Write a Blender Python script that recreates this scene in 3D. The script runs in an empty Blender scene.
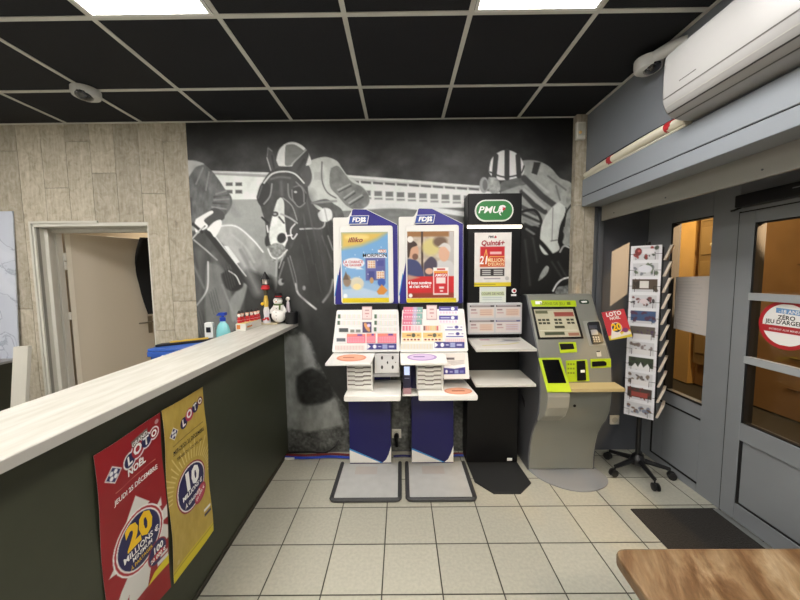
import bpy, bmesh, math, random
import numpy as np
from mathutils import Vector, Matrix
random.seed(7)
S = bpy.context.scene
COL = S.collection
PI = math.pi

# ------------------------------------------------------------------ camera
FPX, PITCH, YAW, ROLL, CAMH = 324.78, .0782, -.0039, -.0106, 1.526
cp, sp, cy, sy, cr, sr = math.cos(PITCH), math.sin(PITCH), math.cos(YAW), math.sin(YAW), math.cos(ROLL), math.sin(ROLL)
FW = Vector((sy*cp, cy*cp, -sp)); RT0 = Vector((cy, -sy, 0)); UP0 = RT0.cross(FW)
RT = cr*RT0 + sr*UP0; UP = -sr*RT0 + cr*UP0
CAM = Vector((0, 0, CAMH))
cam = bpy.data.cameras.new('camera'); camo = bpy.data.objects.new('camera', cam); COL.objects.link(camo)
cam.sensor_width = 36; cam.lens = 36*FPX/800; cam.clip_start = .02
m = Matrix((RT, UP, -FW)).transposed().to_4x4(); m.translation = CAM
camo.matrix_world = m; S.camera = camo

def ray(x, y): return FW*FPX + RT*(x-400) + UP*(300-y)
def hit(x, y, p0, n):
    d = ray(x, y); p0 = Vector(p0); n = Vector(n)
    return CAM + d*((p0-CAM).dot(n)/d.dot(n))
def onx(x, y, v): return hit(x, y, (v, 0, 0), (1, 0, 0))
def ony(x, y, v): return hit(x, y, (0, v, 0), (0, 1, 0))
def onz(x, y, v): return hit(x, y, (0, 0, v), (0, 0, 1))

# ------------------------------------------------------------------ materials
def lin(c):
    if isinstance(c, str):
        c = c.lstrip('#'); c = [int(c[i:i+2], 16)/255 for i in (0, 2, 4)]
    elif max(c) > 1.0: c = [v/255 for v in c]
    return [v/12.92 if v <= .04045 else ((v+.055)/1.055)**2.4 for v in c]
_M = {}
def mat(name, col='#808080', rough=.5, metal=0, noise=0, nscale=40, bump=0, spec=.5, emit=None, estr=0, trans=0, alpha=1, coat=0):
    if name in _M: return _M[name]
    m = bpy.data.materials.new(name); m.use_nodes = True; nt = m.node_tree
    b = nt.nodes['Principled BSDF']; c = lin(col)
    b.inputs['Base Color'].default_value = (*c, 1); b.inputs['Roughness'].default_value = rough
    b.inputs['Metallic'].default_value = metal; b.inputs['Specular IOR Level'].default_value = spec
    b.inputs['Transmission Weight'].default_value = trans; b.inputs['Coat Weight'].default_value = coat
    if emit: b.inputs['Emission Color'].default_value = (*lin(emit), 1); b.inputs['Emission Strength'].default_value = estr
    if noise or bump:
        g = nt.nodes.new('ShaderNodeNewGeometry'); n = nt.nodes.new('ShaderNodeTexNoise')
        n.inputs['Scale'].default_value = nscale; n.inputs['Detail'].default_value = 4
        nt.links.new(g.outputs['Position'], n.inputs['Vector'])
        if noise:
            r = nt.nodes.new('ShaderNodeValToRGB')
            r.color_ramp.elements[0].position = .3; r.color_ramp.elements[1].position = .7
            r.color_ramp.elements[0].color = (*[max(0, v*(1-noise)) for v in c], 1)
            r.color_ramp.elements[1].color = (*[min(1, v*(1+noise)) for v in c], 1)
            nt.links.new(n.outputs['Fac'], r.inputs['Fac']); nt.links.new(r.outputs['Color'], b.inputs['Base Color'])
        if bump:
            bp = nt.nodes.new('ShaderNodeBump'); bp.inputs['Strength'].default_value = bump; bp.inputs['Distance'].default_value = .01
            nt.links.new(n.outputs['Fac'], bp.inputs['Height']); nt.links.new(bp.outputs['Normal'], b.inputs['Normal'])
    _M[name] = m; return m

def mat_print(name, rough=.5, noise=0.0, nscale=200):      # a printed sheet: colour from the sheet's own 'ink' attribute
    if name in _M: return _M[name]
    m = bpy.data.materials.new(name); m.use_nodes = True; nt = m.node_tree; b = nt.nodes['Principled BSDF']
    a = nt.nodes.new('ShaderNodeAttribute'); a.attribute_name = 'ink'
    b.inputs['Roughness'].default_value = rough
    if noise:
        g = nt.nodes.new('ShaderNodeNewGeometry'); n = nt.nodes.new('ShaderNodeTexNoise'); n.inputs['Scale'].default_value = nscale
        nt.links.new(g.outputs['Position'], n.inputs['Vector'])
        mr = nt.nodes.new('ShaderNodeMapRange'); mr.inputs['To Min'].default_value = 1-noise; mr.inputs['To Max'].default_value = 1+noise
        nt.links.new(n.outputs['Fac'], mr.inputs['Value'])
        mx = nt.nodes.new('ShaderNodeVectorMath'); mx.operation = 'SCALE'
        nt.links.new(a.outputs['Color'], mx.inputs[0]); nt.links.new(mr.outputs['Result'], mx.inputs['Scale'])
        nt.links.new(mx.outputs['Vector'], b.inputs['Base Color'])
    else: nt.links.new(a.outputs['Color'], b.inputs['Base Color'])
    _M[name] = m; return m

# ------------------------------------------------------------------ mesh helpers
def ident(o, label=None, cat=None, group=None, kind=None):
    if label: o['label'] = label
    if cat: o['category'] = cat
    if group: o['group'] = group
    if kind: o['kind'] = kind
    return o
def thing(name, label, cat, loc=(0, 0, 0), group=None):
    o = bpy.data.objects.new(name, None); COL.objects.link(o); o.location = loc; o.empty_display_size = .05
    return ident(o, label, cat, group)
def par(o, parent):
    if parent is not None:
        o.parent = parent
        L = Vector(parent.location) if parent.type == 'EMPTY' else Vector((0, 0, 0))
        o.matrix_parent_inverse = Matrix.Translation(-L)
    return o
class MB:
    def __init__(s): s.v = []; s.f = []; s.mi = []; s.mats = []
    def m(s, mt):
        if mt not in s.mats: s.mats.append(mt)
        return s.mats.index(mt)
    def raw(s, vs, fs, mt=None):
        k = len(s.v); s.v += [tuple(v) for v in vs]; i = s.m(mt) if mt else 0
        for f in fs: s.f.append([k+j for j in f]); s.mi.append(i)
        return s
    def box(s, a, b, mt=None):
        x0, x1 = sorted((a[0], b[0])); y0, y1 = sorted((a[1], b[1])); z0, z1 = sorted((a[2], b[2]))
        v = [(x0, y0, z0), (x1, y0, z0), (x1, y1, z0), (x0, y1, z0), (x0, y0, z1), (x1, y0, z1), (x1, y1, z1), (x0, y1, z1)]
        return s.raw(v, [(0, 3, 2, 1), (4, 5, 6, 7), (0, 1, 5, 4), (1, 2, 6, 5), (2, 3, 7, 6), (3, 0, 4, 7)], mt)
    def prism(s, pts, d, mt=None):          # polygon pts (3D) swept by vector d
        d = Vector(d); p = [Vector(q) for q in pts]; n = len(p)
        return s.raw(p+[q+d for q in p], [list(range(n))[::-1], list(range(n, 2*n))]+[(i, (i+1) % n, n+(i+1) % n, n+i) for i in range(n)], mt)
    def tube(s, pts, r, n=10, mt=None, caps=True):
        P = [Vector(p) for p in pts]; R = r if isinstance(r, (list, tuple)) else [r]*len(P)
        vs = []; ref = None
        for i, p in enumerate(P):
            t = (P[min(i+1, len(P)-1)]-P[max(i-1, 0)]).normalized()
            if ref is None: ref = t.orthogonal().normalized()
            ref = (ref-t*ref.dot(t)).normalized(); b = t.cross(ref)
            for k in range(n):
                a = 2*PI*k/n; vs.append(p+(ref*math.cos(a)+b*math.sin(a))*R[i])
        fs = [(i*n+k, i*n+(k+1) % n, (i+1)*n+(k+1) % n, (i+1)*n+k) for i in range(len(P)-1) for k in range(n)]
        if caps: fs += [list(range(n))[::-1], list(range((len(P)-1)*n, len(P)*n))]
        return s.raw(vs, fs, mt)
    def lathe(s, prof, c, n=24, mt=None, sx=1, sy=1, ax=(0, 0, 1)):
        ax = Vector(ax).normalized(); u = ax.orthogonal().normalized() if abs(ax.z) < .99 else Vector((1, 0, 0)); w = ax.cross(u); c = Vector(c)
        vs = []
        for r, z in prof:
            for k in range(n):
                a = 2*PI*k/n; vs.append(c+u*(r*sx*math.cos(a))+w*(r*sy*math.sin(a))+ax*z)
        fs = [(i*n+k, i*n+(k+1) % n, (i+1)*n+(k+1) % n, (i+1)*n+k) for i in range(len(prof)-1) for k in range(n)]
        fs += [list(range(n))[::-1], list(range((len(prof)-1)*n, len(prof)*n))]
        return s.raw(vs, fs, mt)
    def ball(s, c, r, mt=None, sx=1, sy=1, sz=1, n=16):
        m_ = n//2; prof = [(r*max(.001, math.sin(PI*i/m_)), -r*math.cos(PI*i/m_)*sz) for i in range(m_+1)]
        return s.lathe(prof, c, n, mt, sx, sy)
    def build(s, name, mt=None, parent=None, bevel=0, smooth=False, seg=2):
        me = bpy.data.meshes.new(name); me.from_pydata(s.v, [], s.f)
        if not s.mats: s.mats = [mt]
        elif mt and s.mats[0] is None: s.mats[0] = mt
        for q in s.mats: me.materials.append(q)
        for p, i in zip(me.polygons, s.mi): p.material_index = i
        bm = bmesh.new(); bm.from_mesh(me); bmesh.ops.recalc_face_normals(bm, faces=bm.faces); bm.to_mesh(me); bm.free()
        if smooth:
            me.polygons.foreach_set('use_smooth', [True]*len(me.polygons)); me.set_sharp_from_angle(angle=math.radians(40))
        o = bpy.data.objects.new(name, me); COL.objects.link(o); par(o, parent)
        if bevel:
            b = o.modifiers.new('bevel', 'BEVEL'); b.width = bevel; b.segments = seg; b.limit_method = 'ANGLE'; b.angle_limit = math.radians(50)
        return o
def box(name, a, b, mt, parent=None, bevel=0): return MB().box(a, b).build(name, mt, parent, bevel)
def slab(name, pts, d, mt, parent=None, bevel=0): return MB().prism(pts, d).build(name, mt, parent, bevel)
def rounded(pts, r, k=4):                   # rounds the corners of a polygon in 3D
    P = [Vector(p) for p in pts]; out = []
    for i, p in enumerate(P):
        a = (P[i-1]-p); b = (P[(i+1) % len(P)]-p); rr = min(r, a.length*.45, b.length*.45)
        A = p+a.normalized()*rr; B = p+b.normalized()*rr
        for j in range(k+1):
            t = j/k; out.append(A*(1-t)**2+p*2*t*(1-t)+B*t*t)
    return out

# ------------------------------------------------------------------ ink: a tiny numpy painter for printed sheets
def vnoise(x, y, seed=0):
    def h(i, j):
        n = (i*374761393+j*668265263+seed*974634777) & 0x7fffffff
        n = ((n ^ (n >> 13))*1274126177) & 0x7fffffff
        return ((n ^ (n >> 16)) & 0xffff)/65535.
    xi = np.floor(x).astype(np.int64); yi = np.floor(y).astype(np.int64); fx = x-xi; fy = y-yi
    fx = fx*fx*(3-2*fx); fy = fy*fy*(3-2*fy)
    return (h(xi, yi)*(1-fx)+h(xi+1, yi)*fx)*(1-fy)+(h(xi, yi+1)*(1-fx)+h(xi+1, yi+1)*fx)*fy
def fbm(x, y, seed=0, o=4):
    s = 0; a = .5
    for i in range(o): s = s+a*vnoise(x*2**i, y*2**i, seed+i); a *= .5
    return s/.94
class Ink:
    def __init__(s, X, Y, base=(255, 255, 255)):
        s.X = X; s.Y = Y; s.C = np.zeros((len(X), 3)); s.C[:] = base
    def _put(s, idx, a, col):
        if callable(col): c = col(s.X[idx], s.Y[idx])
        else: c = np.array(col, float)
        s.C[idx] = s.C[idx]*(1-a[:, None])+c*a[:, None]
    def _seg(s, X, Y, pts, closed):
        d = np.full(len(X), 1e9); n = len(pts)
        for i in range(n if closed else n-1):
            x0, y0 = pts[i]; x1, y1 = pts[(i+1) % n]; dx, dy = x1-x0, y1-y0; L = dx*dx+dy*dy+1e-9
            t = np.clip(((X-x0)*dx+(Y-y0)*dy)/L, 0, 1); d = np.minimum(d, np.hypot(X-x0-t*dx, Y-y0-t*dy))
        return d
    def poly(s, pts, col, soft=.8, op=1):
        xs = [p[0] for p in pts]; ys = [p[1] for p in pts]
        idx = np.where((s.X > min(xs)-soft) & (s.X < max(xs)+soft) & (s.Y > min(ys)-soft) & (s.Y < max(ys)+soft))[0]
        if not len(idx): return
        X = s.X[idx]; Y = s.Y[idx]; ins = np.zeros(len(X), bool); n = len(pts)
        for i in range(n):
            x0, y0 = pts[i]; x1, y1 = pts[(i+1) % n]
            if y0 == y1: continue
            c = ((y0 > Y) != (y1 > Y)) & (X < (x1-x0)*(Y-y0)/(y1-y0)+x0); ins ^= c
        d = s._seg(X, Y, pts, True); sd = np.where(ins, d, -d)
        s._put(idx, np.clip(.5+sd/soft, 0, 1)*op, col)
    def rect(s, x0, y0, x1, y1, col, soft=.6, op=1): s.poly([(x0, y0), (x1, y0), (x1, y1), (x0, y1)], col, soft, op)
    def ell(s, cx, cy_, rx, ry, col, soft=.8, op=1, rot=0):
        n = 28; c, q = math.cos(rot), math.sin(rot)
        s.poly([(cx+rx*math.cos(2*PI*i/n)*c-ry*math.sin(2*PI*i/n)*q, cy_+rx*math.cos(2*PI*i/n)*q+ry*math.sin(2*PI*i/n)*c) for i in range(n)], col, soft, op)
    def line(s, pts, w, col, soft=.7, op=1):
        xs = [p[0] for p in pts]; ys = [p[1] for p in pts]; e = w+soft
        idx = np.where((s.X > min(xs)-e) & (s.X < max(xs)+e) & (s.Y > min(ys)-e) & (s.Y < max(ys)+e))[0]
        if not len(idx): return
        d = s._seg(s.X[idx], s.Y[idx], pts, False)
        s._put(idx, np.clip(.5+(w/2-d)/soft, 0, 1)*op, col)
def curve(pts, k=6):                        # smooth open curve through points
    P = [pts[0]]+list(pts)+[pts[-1]]; out = []
    for i in range(1, len(P)-2):
        p0, p1, p2, p3 = P[i-1:i+3]
        for j in range(k):
            t = j/k
            out.append(tuple(.5*((2*p1[a])+(-p0[a]+p2[a])*t+(2*p0[a]-5*p1[a]+4*p2[a]-p3[a])*t*t+(-p0[a]+3*p1[a]-3*p2[a]+p3[a])*t**3) for a in range(len(p1))))
    out.append(tuple(pts[-1])); return out
def cpoly(pts, k=5):
    q = list(pts)+[pts[0], pts[1]]; return curve(q, k)[:len(pts)*k]

def sheet_mesh(name, V, nu, nv, C, mt, parent, back=None, d=None, full=False):
    # V: (nv+1)*(nu+1) points; C linear colours per point
    me = bpy.data.meshes.new(name); n1 = nu+1
    fs = [(j*n1+i, (j+1)*n1+i, (j+1)*n1+i+1, j*n1+i+1) for j in range(nv) for i in range(nu)]
    vs = [tuple(v) for v in V]; N = len(vs); C2 = C
    if d is not None and full:
        vs += [tuple(Vector(v)+Vector(d)) for v in vs[:N]]
        fs += [tuple(N+i for i in f_[::-1]) for f_ in fs]; rim = [i for i in range(n1)]+[j*n1+nu for j in range(1, nv+1)]+[nv*n1+i for i in range(nu-1, -1, -1)]+[j*n1 for j in range(nv-1, 0, -1)]; n = len(rim)
        fs += [(rim[i], rim[(i+1) % n], N+rim[(i+1) % n], N+rim[i]) for i in range(n)]
        C2 = np.vstack([C, np.tile(np.array(lin(back or (230, 230, 230))), (N, 1))])
    elif d is not None:                     # give the sheet its thickness
        rim = [i for i in range(n1)]+[j*n1+nu for j in range(1, nv+1)]+[nv*n1+i for i in range(nu-1, -1, -1)]+[j*n1 for j in range(nv-1, 0, -1)]
        bk = [tuple(Vector(vs[i])+Vector(d)) for i in rim]; vs += bk; n = len(rim)
        fs += [(rim[i], rim[(i+1) % n], N+(i+1) % n, N+i) for i in range(n)]+[[N+i for i in range(n)][::-1]]
        C2 = np.vstack([C, np.tile(np.array(lin(back or (230, 230, 230))), (n, 1))])
    me.from_pydata(vs, [], fs); me.materials.append(mt)
    a = me.color_attributes.new('ink', 'FLOAT_COLOR', 'POINT'); a.data.foreach_set('color', np.hstack([C2, np.ones((len(C2), 1))]).ravel().astype(np.float32))
    o = bpy.data.objects.new(name, me); COL.objects.link(o); par(o, parent); return o
def tolin(C):
    c = np.clip(C/255., 0, 1); return np.where(c <= .04045, c/12.92, ((c+.055)/1.055)**2.4)
class Sheet:
    """A printed sheet spanned by four 3D corners tl,tr,br,bl with its own w x h drawing units (y down)."""
    def __init__(s, name, corners, w, h, res, paint, base=(255, 255, 255), thick=.001, parent=None, rough=.45, back=None, warp=None, mt=None):
        s.c = [Vector(c) for c in corners]; s.w = w; s.h = h
        nrm = (s.c[1]-s.c[0]).cross(s.c[3]-s.c[0]).normalized()
        if nrm.dot(CAM-s.c[0]) < 0: nrm = -nrm
        s.n = nrm; s.warp = warp
        nu = max(1, int(w/res)); nv = max(1, int(h/res))
        u, v = np.meshgrid(np.linspace(0, 1, nu+1), np.linspace(0, 1, nv+1)); u = u.ravel(); v = v.ravel()
        c = [np.array(q) for q in s.c]
        P = ((1-u)*(1-v))[:, None]*c[0]+(u*(1-v))[:, None]*c[1]+(u*v)[:, None]*c[2]+((1-u)*v)[:, None]*c[3]
        if warp: P = P+np.array(nrm)[None]*np.array([warp(a, b) for a, b in zip(u, v)])[:, None]
        ink = Ink(u*w, v*h, base); paint(ink)
        s.o = sheet_mesh(name, P, nu, nv, tolin(ink.C), mt or mat_print('printed_sheet', rough), parent, back, -nrm*thick, bool(warp))
    def at(s, x, y, e=0):
        u, v = x/s.w, y/s.h; p = s.c[0]*((1-u)*(1-v))+s.c[1]*(u*(1-v))+s.c[2]*(u*v)+s.c[3]*((1-u)*v)
        if s.warp: e += s.warp(u, v)
        return p+s.n*e
    def text(s, txt, x, y, h, mt, parent=None, name='lettering', bold=.03, align='CENTER', wide=1, rot=0, slant=0, e=.0008, label=None):
        me = textmesh(txt, bold, align, slant, mt); c, q = math.cos(rot), math.sin(rot)
        for v in me.vertices:
            a, b = v.co.x*h*wide, v.co.y*h
            v.co = s.at(x+a*c+b*q, y-b*c+a*q, e)
        o = bpy.data.objects.new(name, me); COL.objects.link(o); par(o, parent or s.o)
        if label: o['label'] = label
        return o
def textmesh(txt, bold, align, slant, mt):
    cu = bpy.data.curves.new('lettering', 'FONT'); cu.body = txt; cu.size = 1.4; cu.offset = bold; cu.align_x = align; cu.shear = slant
    cu.resolution_u = 2
    to = bpy.data.objects.new('lettering', cu); COL.objects.link(to)
    dg = bpy.context.evaluated_depsgraph_get(); dg.update()
    me = bpy.data.meshes.new_from_object(to.evaluated_get(dg)); bpy.data.objects.remove(to); bpy.data.curves.remove(cu)
    me.name = 'lettering'; me.materials.clear(); me.materials.append(mt); return me
inkw = mat('ink_white', '#f4f4f2', .5); inkb = mat('ink_navy', '#1d1b4e', .5); inkk = mat('ink_black', '#161618', .5)
inkr = mat('ink_red', '#c0202c', .5); inky = mat('ink_yellow', '#f2c51c', .5); inkg = mat('ink_gold', '#a8801c', .5); inkp = mat('ink_grey', '#77777a', .5)

# ------------------------------------------------------------------ room constants
YW, ZC, XU, XS = 2.70, 2.76, 1.475, 2.03      # back wall, ceiling, upper right wall, shopfront plane
GX, GY, GT = -.6928, 2.0233, .2925           # floor tile lines
CX, CY = -1.457, 1.64                        # ceiling grid lines, 0.6 m cells

# floor tiles
def floor_mat():
    m = bpy.data.materials.new('cream_floor_tile'); m.use_nodes = True; nt = m.node_tree; b = nt.nodes['Principled BSDF']; L = nt.links.new
    g = nt.nodes.new('ShaderNodeNewGeometry'); sx = nt.nodes.new('ShaderNodeSeparateXYZ'); L(g.outputs['Position'], sx.inputs[0])
    def mt(op, a, b_=None, c=None):
        n = nt.nodes.new('ShaderNodeMath'); n.operation = op
        for i, v in enumerate((a, b_, c)):
            if v is None: continue
            if isinstance(v, (int, float)): n.inputs[i].default_value = v
            else: L(v, n.inputs[i])
        return n.outputs[0]
    res = []; ids = []
    for ax, g0 in (('X', GX), ('Y', GY)):
        t = mt('DIVIDE', mt('SUBTRACT', sx.outputs[ax], g0), GT); fr = mt('FRACT', t); ids.append(mt('FLOOR', t))
        res.append(mt('MINIMUM', fr, mt('SUBTRACT', 1, fr)))
    d = mt('MINIMUM', res[0], res[1])
    mask = nt.nodes.new('ShaderNodeMapRange'); mask.inputs['From Min'].default_value = .008; mask.inputs['From Max'].default_value = .013; L(d, mask.inputs['Value'])
    cb = nt.nodes.new('ShaderNodeCombineXYZ'); L(ids[0], cb.inputs[0]); L(ids[1], cb.inputs[1])
    wn = nt.nodes.new('ShaderNodeTexWhiteNoise'); L(cb.outputs[0], wn.inputs['Vector'])
    n1 = nt.nodes.new('ShaderNodeTexNoise'); n1.inputs['Scale'].default_value = 60; n1.inputs['Detail'].default_value = 5; L(g.outputs['Position'], n1.inputs['Vector'])
    r = nt.nodes.new('ShaderNodeValToRGB'); L(n1.outputs['Fac'], r.inputs['Fac'])
    r.color_ramp.elements[0].position = .35; r.color_ramp.elements[0].color = (*lin('#afaea1'), 1)
    r.color_ramp.elements[1].position = .65; r.color_ramp.elements[1].color = (*lin('#bab8aa'), 1)
    hs = nt.nodes.new('ShaderNodeHueSaturation'); L(r.outputs['Color'], hs.inputs['Color'])
    mr = nt.nodes.new('ShaderNodeMapRange'); mr.inputs['To Min'].default_value = .94; mr.inputs['To Max'].default_value = 1.05; L(wn.outputs['Value'], mr.inputs['Value']); L(mr.outputs['Result'], hs.inputs['Value'])
    mx = nt.nodes.new('ShaderNodeMix'); mx.data_type = 'RGBA'; L(mask.outputs['Result'], mx.inputs['Factor'])
    mx.inputs[6].default_value = (*lin('#3c3a32'), 1); L(hs.outputs['Color'], mx.inputs[7]); L(mx.outputs[2], b.inputs['Base Color'])
    b.inputs['Roughness'].default_value = .38
    bp = nt.nodes.new('ShaderNodeBump'); bp.inputs['Distance'].default_value = .002; L(mask.outputs['Result'], bp.inputs['Height']); L(bp.outputs['Normal'], b.inputs['Normal'])
    return m
MF = floor_mat()
f = box('floor', (-4.3, -3.2, -.12), (2.06, 3.9, 0), MF); ident(f, kind='structure')

# ceiling: dark tiles, grid
mtile = mat('black_ceiling_tile', '#1b1c20', .75, noise=.25, nscale=220, bump=.25, spec=.3)
mgrid = mat('white_grid_bar', '#c9c8c0', .45)
ident(box('ceiling', (-4.3, -3.2, ZC), (XU+.6, YW+.12, ZC+.15), mtile), kind='structure')
g = MB()
for k in range(-5, 6):
    x = CX+.6*k
    if -4.3 < x < XU: g.box((x-.012, -3.2, ZC-.004), (x+.012, YW, ZC+.001))
for k in range(-8, 2):
    y = CY+.6*k
    g.box((-4.3, y-.012, ZC-.0045), (XU, y+.012, ZC+.001))
g.box((-4.3, YW-.02, ZC-.004), (XU, YW, ZC+.001)); g.box((XU-.02, -3.2, ZC-.0042), (XU, YW, ZC+.001))
ident(g.build('ceiling_grid', mgrid), kind='structure')

# walls
mwhite = mat('painted_white_wall', '#bdbab2', .7, noise=.03, nscale=8)
mgrey = mat('blue_grey_paint', '#6d7279', .55, noise=.04, nscale=6)
mdgrey = mat('dark_grey_paint', '#54575d', .6, noise=.06, nscale=5)
# wood-look planks of the back wall, left of the mural (each plank its own tint, one mesh)
def plank_mat():
    m = bpy.data.materials.new('weathered_oak_plank'); m.use_nodes = True; nt = m.node_tree; b = nt.nodes['Principled BSDF']; L = nt.links.new
    g = nt.nodes.new('ShaderNodeNewGeometry'); a = nt.nodes.new('ShaderNodeAttribute'); a.attribute_name = 'plank'
    ad = nt.nodes.new('ShaderNodeVectorMath'); L(g.outputs['Position'], ad.inputs[0]); L(a.outputs['Color'], ad.inputs[1])
    sc = nt.nodes.new('ShaderNodeVectorMath'); sc.operation = 'MULTIPLY'; sc.inputs[1].default_value = (1, 1, .14); L(ad.outputs[0], sc.inputs[0])
    n1 = nt.nodes.new('ShaderNodeTexNoise'); n1.inputs['Scale'].default_value = 55; n1.inputs['Detail'].default_value = 8; n1.inputs['Roughness'].default_value = .65; L(sc.outputs[0], n1.inputs['Vector'])
    n2 = nt.nodes.new('ShaderNodeTexNoise'); n2.inputs['Scale'].default_value = 16; n2.inputs['Detail'].default_value = 6; n2.inputs['Distortion'].default_value = 1.5; L(ad.outputs[0], n2.inputs['Vector'])
    mm = nt.nodes.new('ShaderNodeMath'); mm.operation = 'MULTIPLY_ADD'; mm.inputs[1].default_value = .55; L(n1.outputs['Fac'], mm.inputs[0])
    m2 = nt.nodes.new('ShaderNodeMath'); m2.operation = 'MULTIPLY'; m2.inputs[1].default_value = .45; L(n2.outputs['Fac'], m2.inputs[0]); L(m2.outputs[0], mm.inputs[2])
    r = nt.nodes.new('ShaderNodeValToRGB'); L(mm.outputs[0], r.inputs['Fac'])
    e = r.color_ramp.elements; e[0].position = .30; e[0].color = (*lin('#8b8271'), 1); e[1].position = .66; e[1].color = (*lin('#d0c8b8'), 1)
    q = e.new(.44); q.color = (*lin('#b1a894'), 1)
    hs = nt.nodes.new('ShaderNodeHueSaturation'); L(r.outputs['Color'], hs.inputs['Color']); sp_ = nt.nodes.new('ShaderNodeSeparateColor'); L(a.outputs['Color'], sp_.inputs[0])
    mr = nt.nodes.new('ShaderNodeMapRange'); mr.inputs['From Max'].default_value = 7; mr.inputs['To Min'].default_value = .80; mr.inputs['To Max'].default_value = 1.08; L(sp_.outputs[0], mr.inputs['Value']); L(mr.outputs['Result'], hs.inputs['Value'])
    L(hs.outputs['Color'], b.inputs['Base Color']); b.inputs['Roughness'].default_value = .6
    bp = nt.nodes.new('ShaderNodeBump'); bp.inputs['Distance'].default_value = .003; bp.inputs['Strength'].default_value = .35; L(mm.outputs[0], bp.inputs['Height']); L(bp.outputs['Normal'], b.inputs['Normal'])
    return m
MPL = plank_mat(); mjoint = mat('dark_plank_joint', '#4d4438', .8)
def planks(name, cols, y0, y1, holes=(), extra=None):
    """cols: list of (x0,x1,[joint heights]) planks from y0 (front) to y1; holes: (xa,xb,za,zb)"""
    mb = MB(); tint = []
    for x0, x1, js in cols:
        zs = [0]+sorted(js)+[ZC]
        for z0, z1 in zip(zs[:-1], zs[1:]):
            t = (random.random()*7, random.random()*9, random.random()*9)
            segs = [(x0, x1, z0, z1)]
            for (xa, xb, za, zb) in holes:
                o2 = []
                for (a, b_, c, d) in segs:
                    if b_ <= xa or a >= xb or d <= za or c >= zb: o2.append((a, b_, c, d)); continue
                    if a < xa: o2.append((a, xa, c, d))
                    if b_ > xb: o2.append((xb, b_, c, d))
                    if d > zb: o2.append((max(a, xa), min(b_, xb), zb, d))
                    if c < za: o2.append((max(a, xa), min(b_, xb), c, za))
                segs = o2
            for (a, b_, c, d) in segs:
                mb.box((a+(.0019 if a == x0 else 0), y0, c+(.0019 if c == z0 else 0)), (b_-(.0019 if b_ == x1 else 0), y1, d-(.0019 if d == z1 else 0)), MPL); tint += [t]*8
    if extra: extra(mb); tint += [(0, 0, 0)]*(len(mb.v)-len(tint))
    o = mb.build(name); me = o.data
    a = me.color_attributes.new('plank', 'FLOAT_COLOR', 'POINT'); a.data.foreach_set('color', np.array([(*t, 1) for t in tint], dtype=np.float32).ravel())
    return o
DX0, DX1, DZ = -3.035, -2.072, 1.978         # doorway opening
zat = lambda px, py: ony(px, py, YW).z
jn = [[zat(180, 141), zat(193, 301)], [zat(158, 193.5), 1.08], [1.4], [zat(110, 173)], [2.62], [zat(64, 188)], [zat(40, 122.6+3)], [zat(18, 151), zat(29, 309)], [zat(2, 178), 1.2], [2.2, .9], [1.6], [2.3, 1.0], [1.9]]
cols = [(-1.712-.197*(k+1), -1.712-.197*k, jn[k]) for k in range(13)]
def back_body(mb):
    md = mjoint
    for (a, b_, c, d) in ((-4.3, DX0, 0, ZC), (DX1, -1.712, 0, ZC), (DX0, DX1, DZ, ZC)): mb.box((a, YW+.012, c), (b_, YW+.15, d), md)
    mb.box((-1.712, YW, 0), (XS+.1, YW+.15, ZC), mdgrey)
wb = planks('wall_back', cols, YW, YW+.012, [(DX0, DX1, -1, DZ)], back_body); ident(wb, kind='structure')
ident(box('wall_left', (-4.42, -3.2, 0), (-4.3, YW+.15, ZC), mwhite), kind='structure')
ident(box('wall_front', (-4.3, -3.32, 0), (XS+.3, -3.2, ZC), mwhite), kind='structure')
# upper right wall (above the shopfront) and its rear return
wr = MB().box((XU, -3.2, 2.2), (XU+.15, YW, ZC)); ident(wr.build('wall_right', mat('upper_wall_grey', '#7b8087', .5, noise=.03, nscale=5)), kind='structure')
# pilaster clad in the same planks
pil = planks('trim_1', [(1.385, 1.472, [2.06]), (1.472, 1.553, [])], 2.645, 2.70); pil2 = None
ident(pil, kind='structure')
for v in pil.data.vertices:
    if v.co.x > 1.473 and v.co.z > 2.2: v.co.z = 2.05
# roller-shutter housing above the shopfront, and the guide rails
msh = mat('shutter_box_grey', '#8a9097', .42); mal = mat('raw_aluminium_rail', '#9c9a92', .38, metal=.5)
mrail = mat('guide_rail_grey', '#6a6e72', .4, metal=.3)
t = thing('shutter_housing', 'long grey roller shutter box running above the shopfront', 'shutter', (1.47, 0, 2.04))
box('lower_panel', (1.435, -2.6, 2.045), (1.60, 2.625, 2.118), msh, t, .003)
box('upper_panel', (1.435, -2.6, 2.124), (1.474, 2.625, 2.252), msh, t, .003)
box('panel_joint', (1.440, -2.6, 2.117), (1.474, 2.625, 2.125), mat('black_gap', '#101114', .7), t)
rl = box('bottom_rail', (1.58, -2.6, 1.93), (1.602, 2.60, 2.046), mal, t, .002)
for y in (2.45, 1.98, 1.46, 1.0): MB().lathe([(.004, 0), (.004, .003)], (1.58, y, 1.965), 10, None, 1, 1, (-1, 0, 0)).build('screw', mat('steel_screw', '#55565a', .4, metal=.6), rl)
t = MB().box((1.557, 2.655, 0), (1.585, 2.698, 2.04)).box((1.590, 2.645, 0), (1.630, 2.698, 2.04)).box((1.557, 2.68, 0), (1.63, 2.698, 2.04))
ident(t.build('guide_rail', mrail, None, .002), 'vertical grey metal shutter guide beside the wooden pilaster', 'guide rail')
# ceiling of the shopfront bay
ident(box('ceiling_bay', (1.604, -2.6, 2.05), (XS+.12, 2.70, 2.2), mdgrey), kind='structure')

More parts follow.
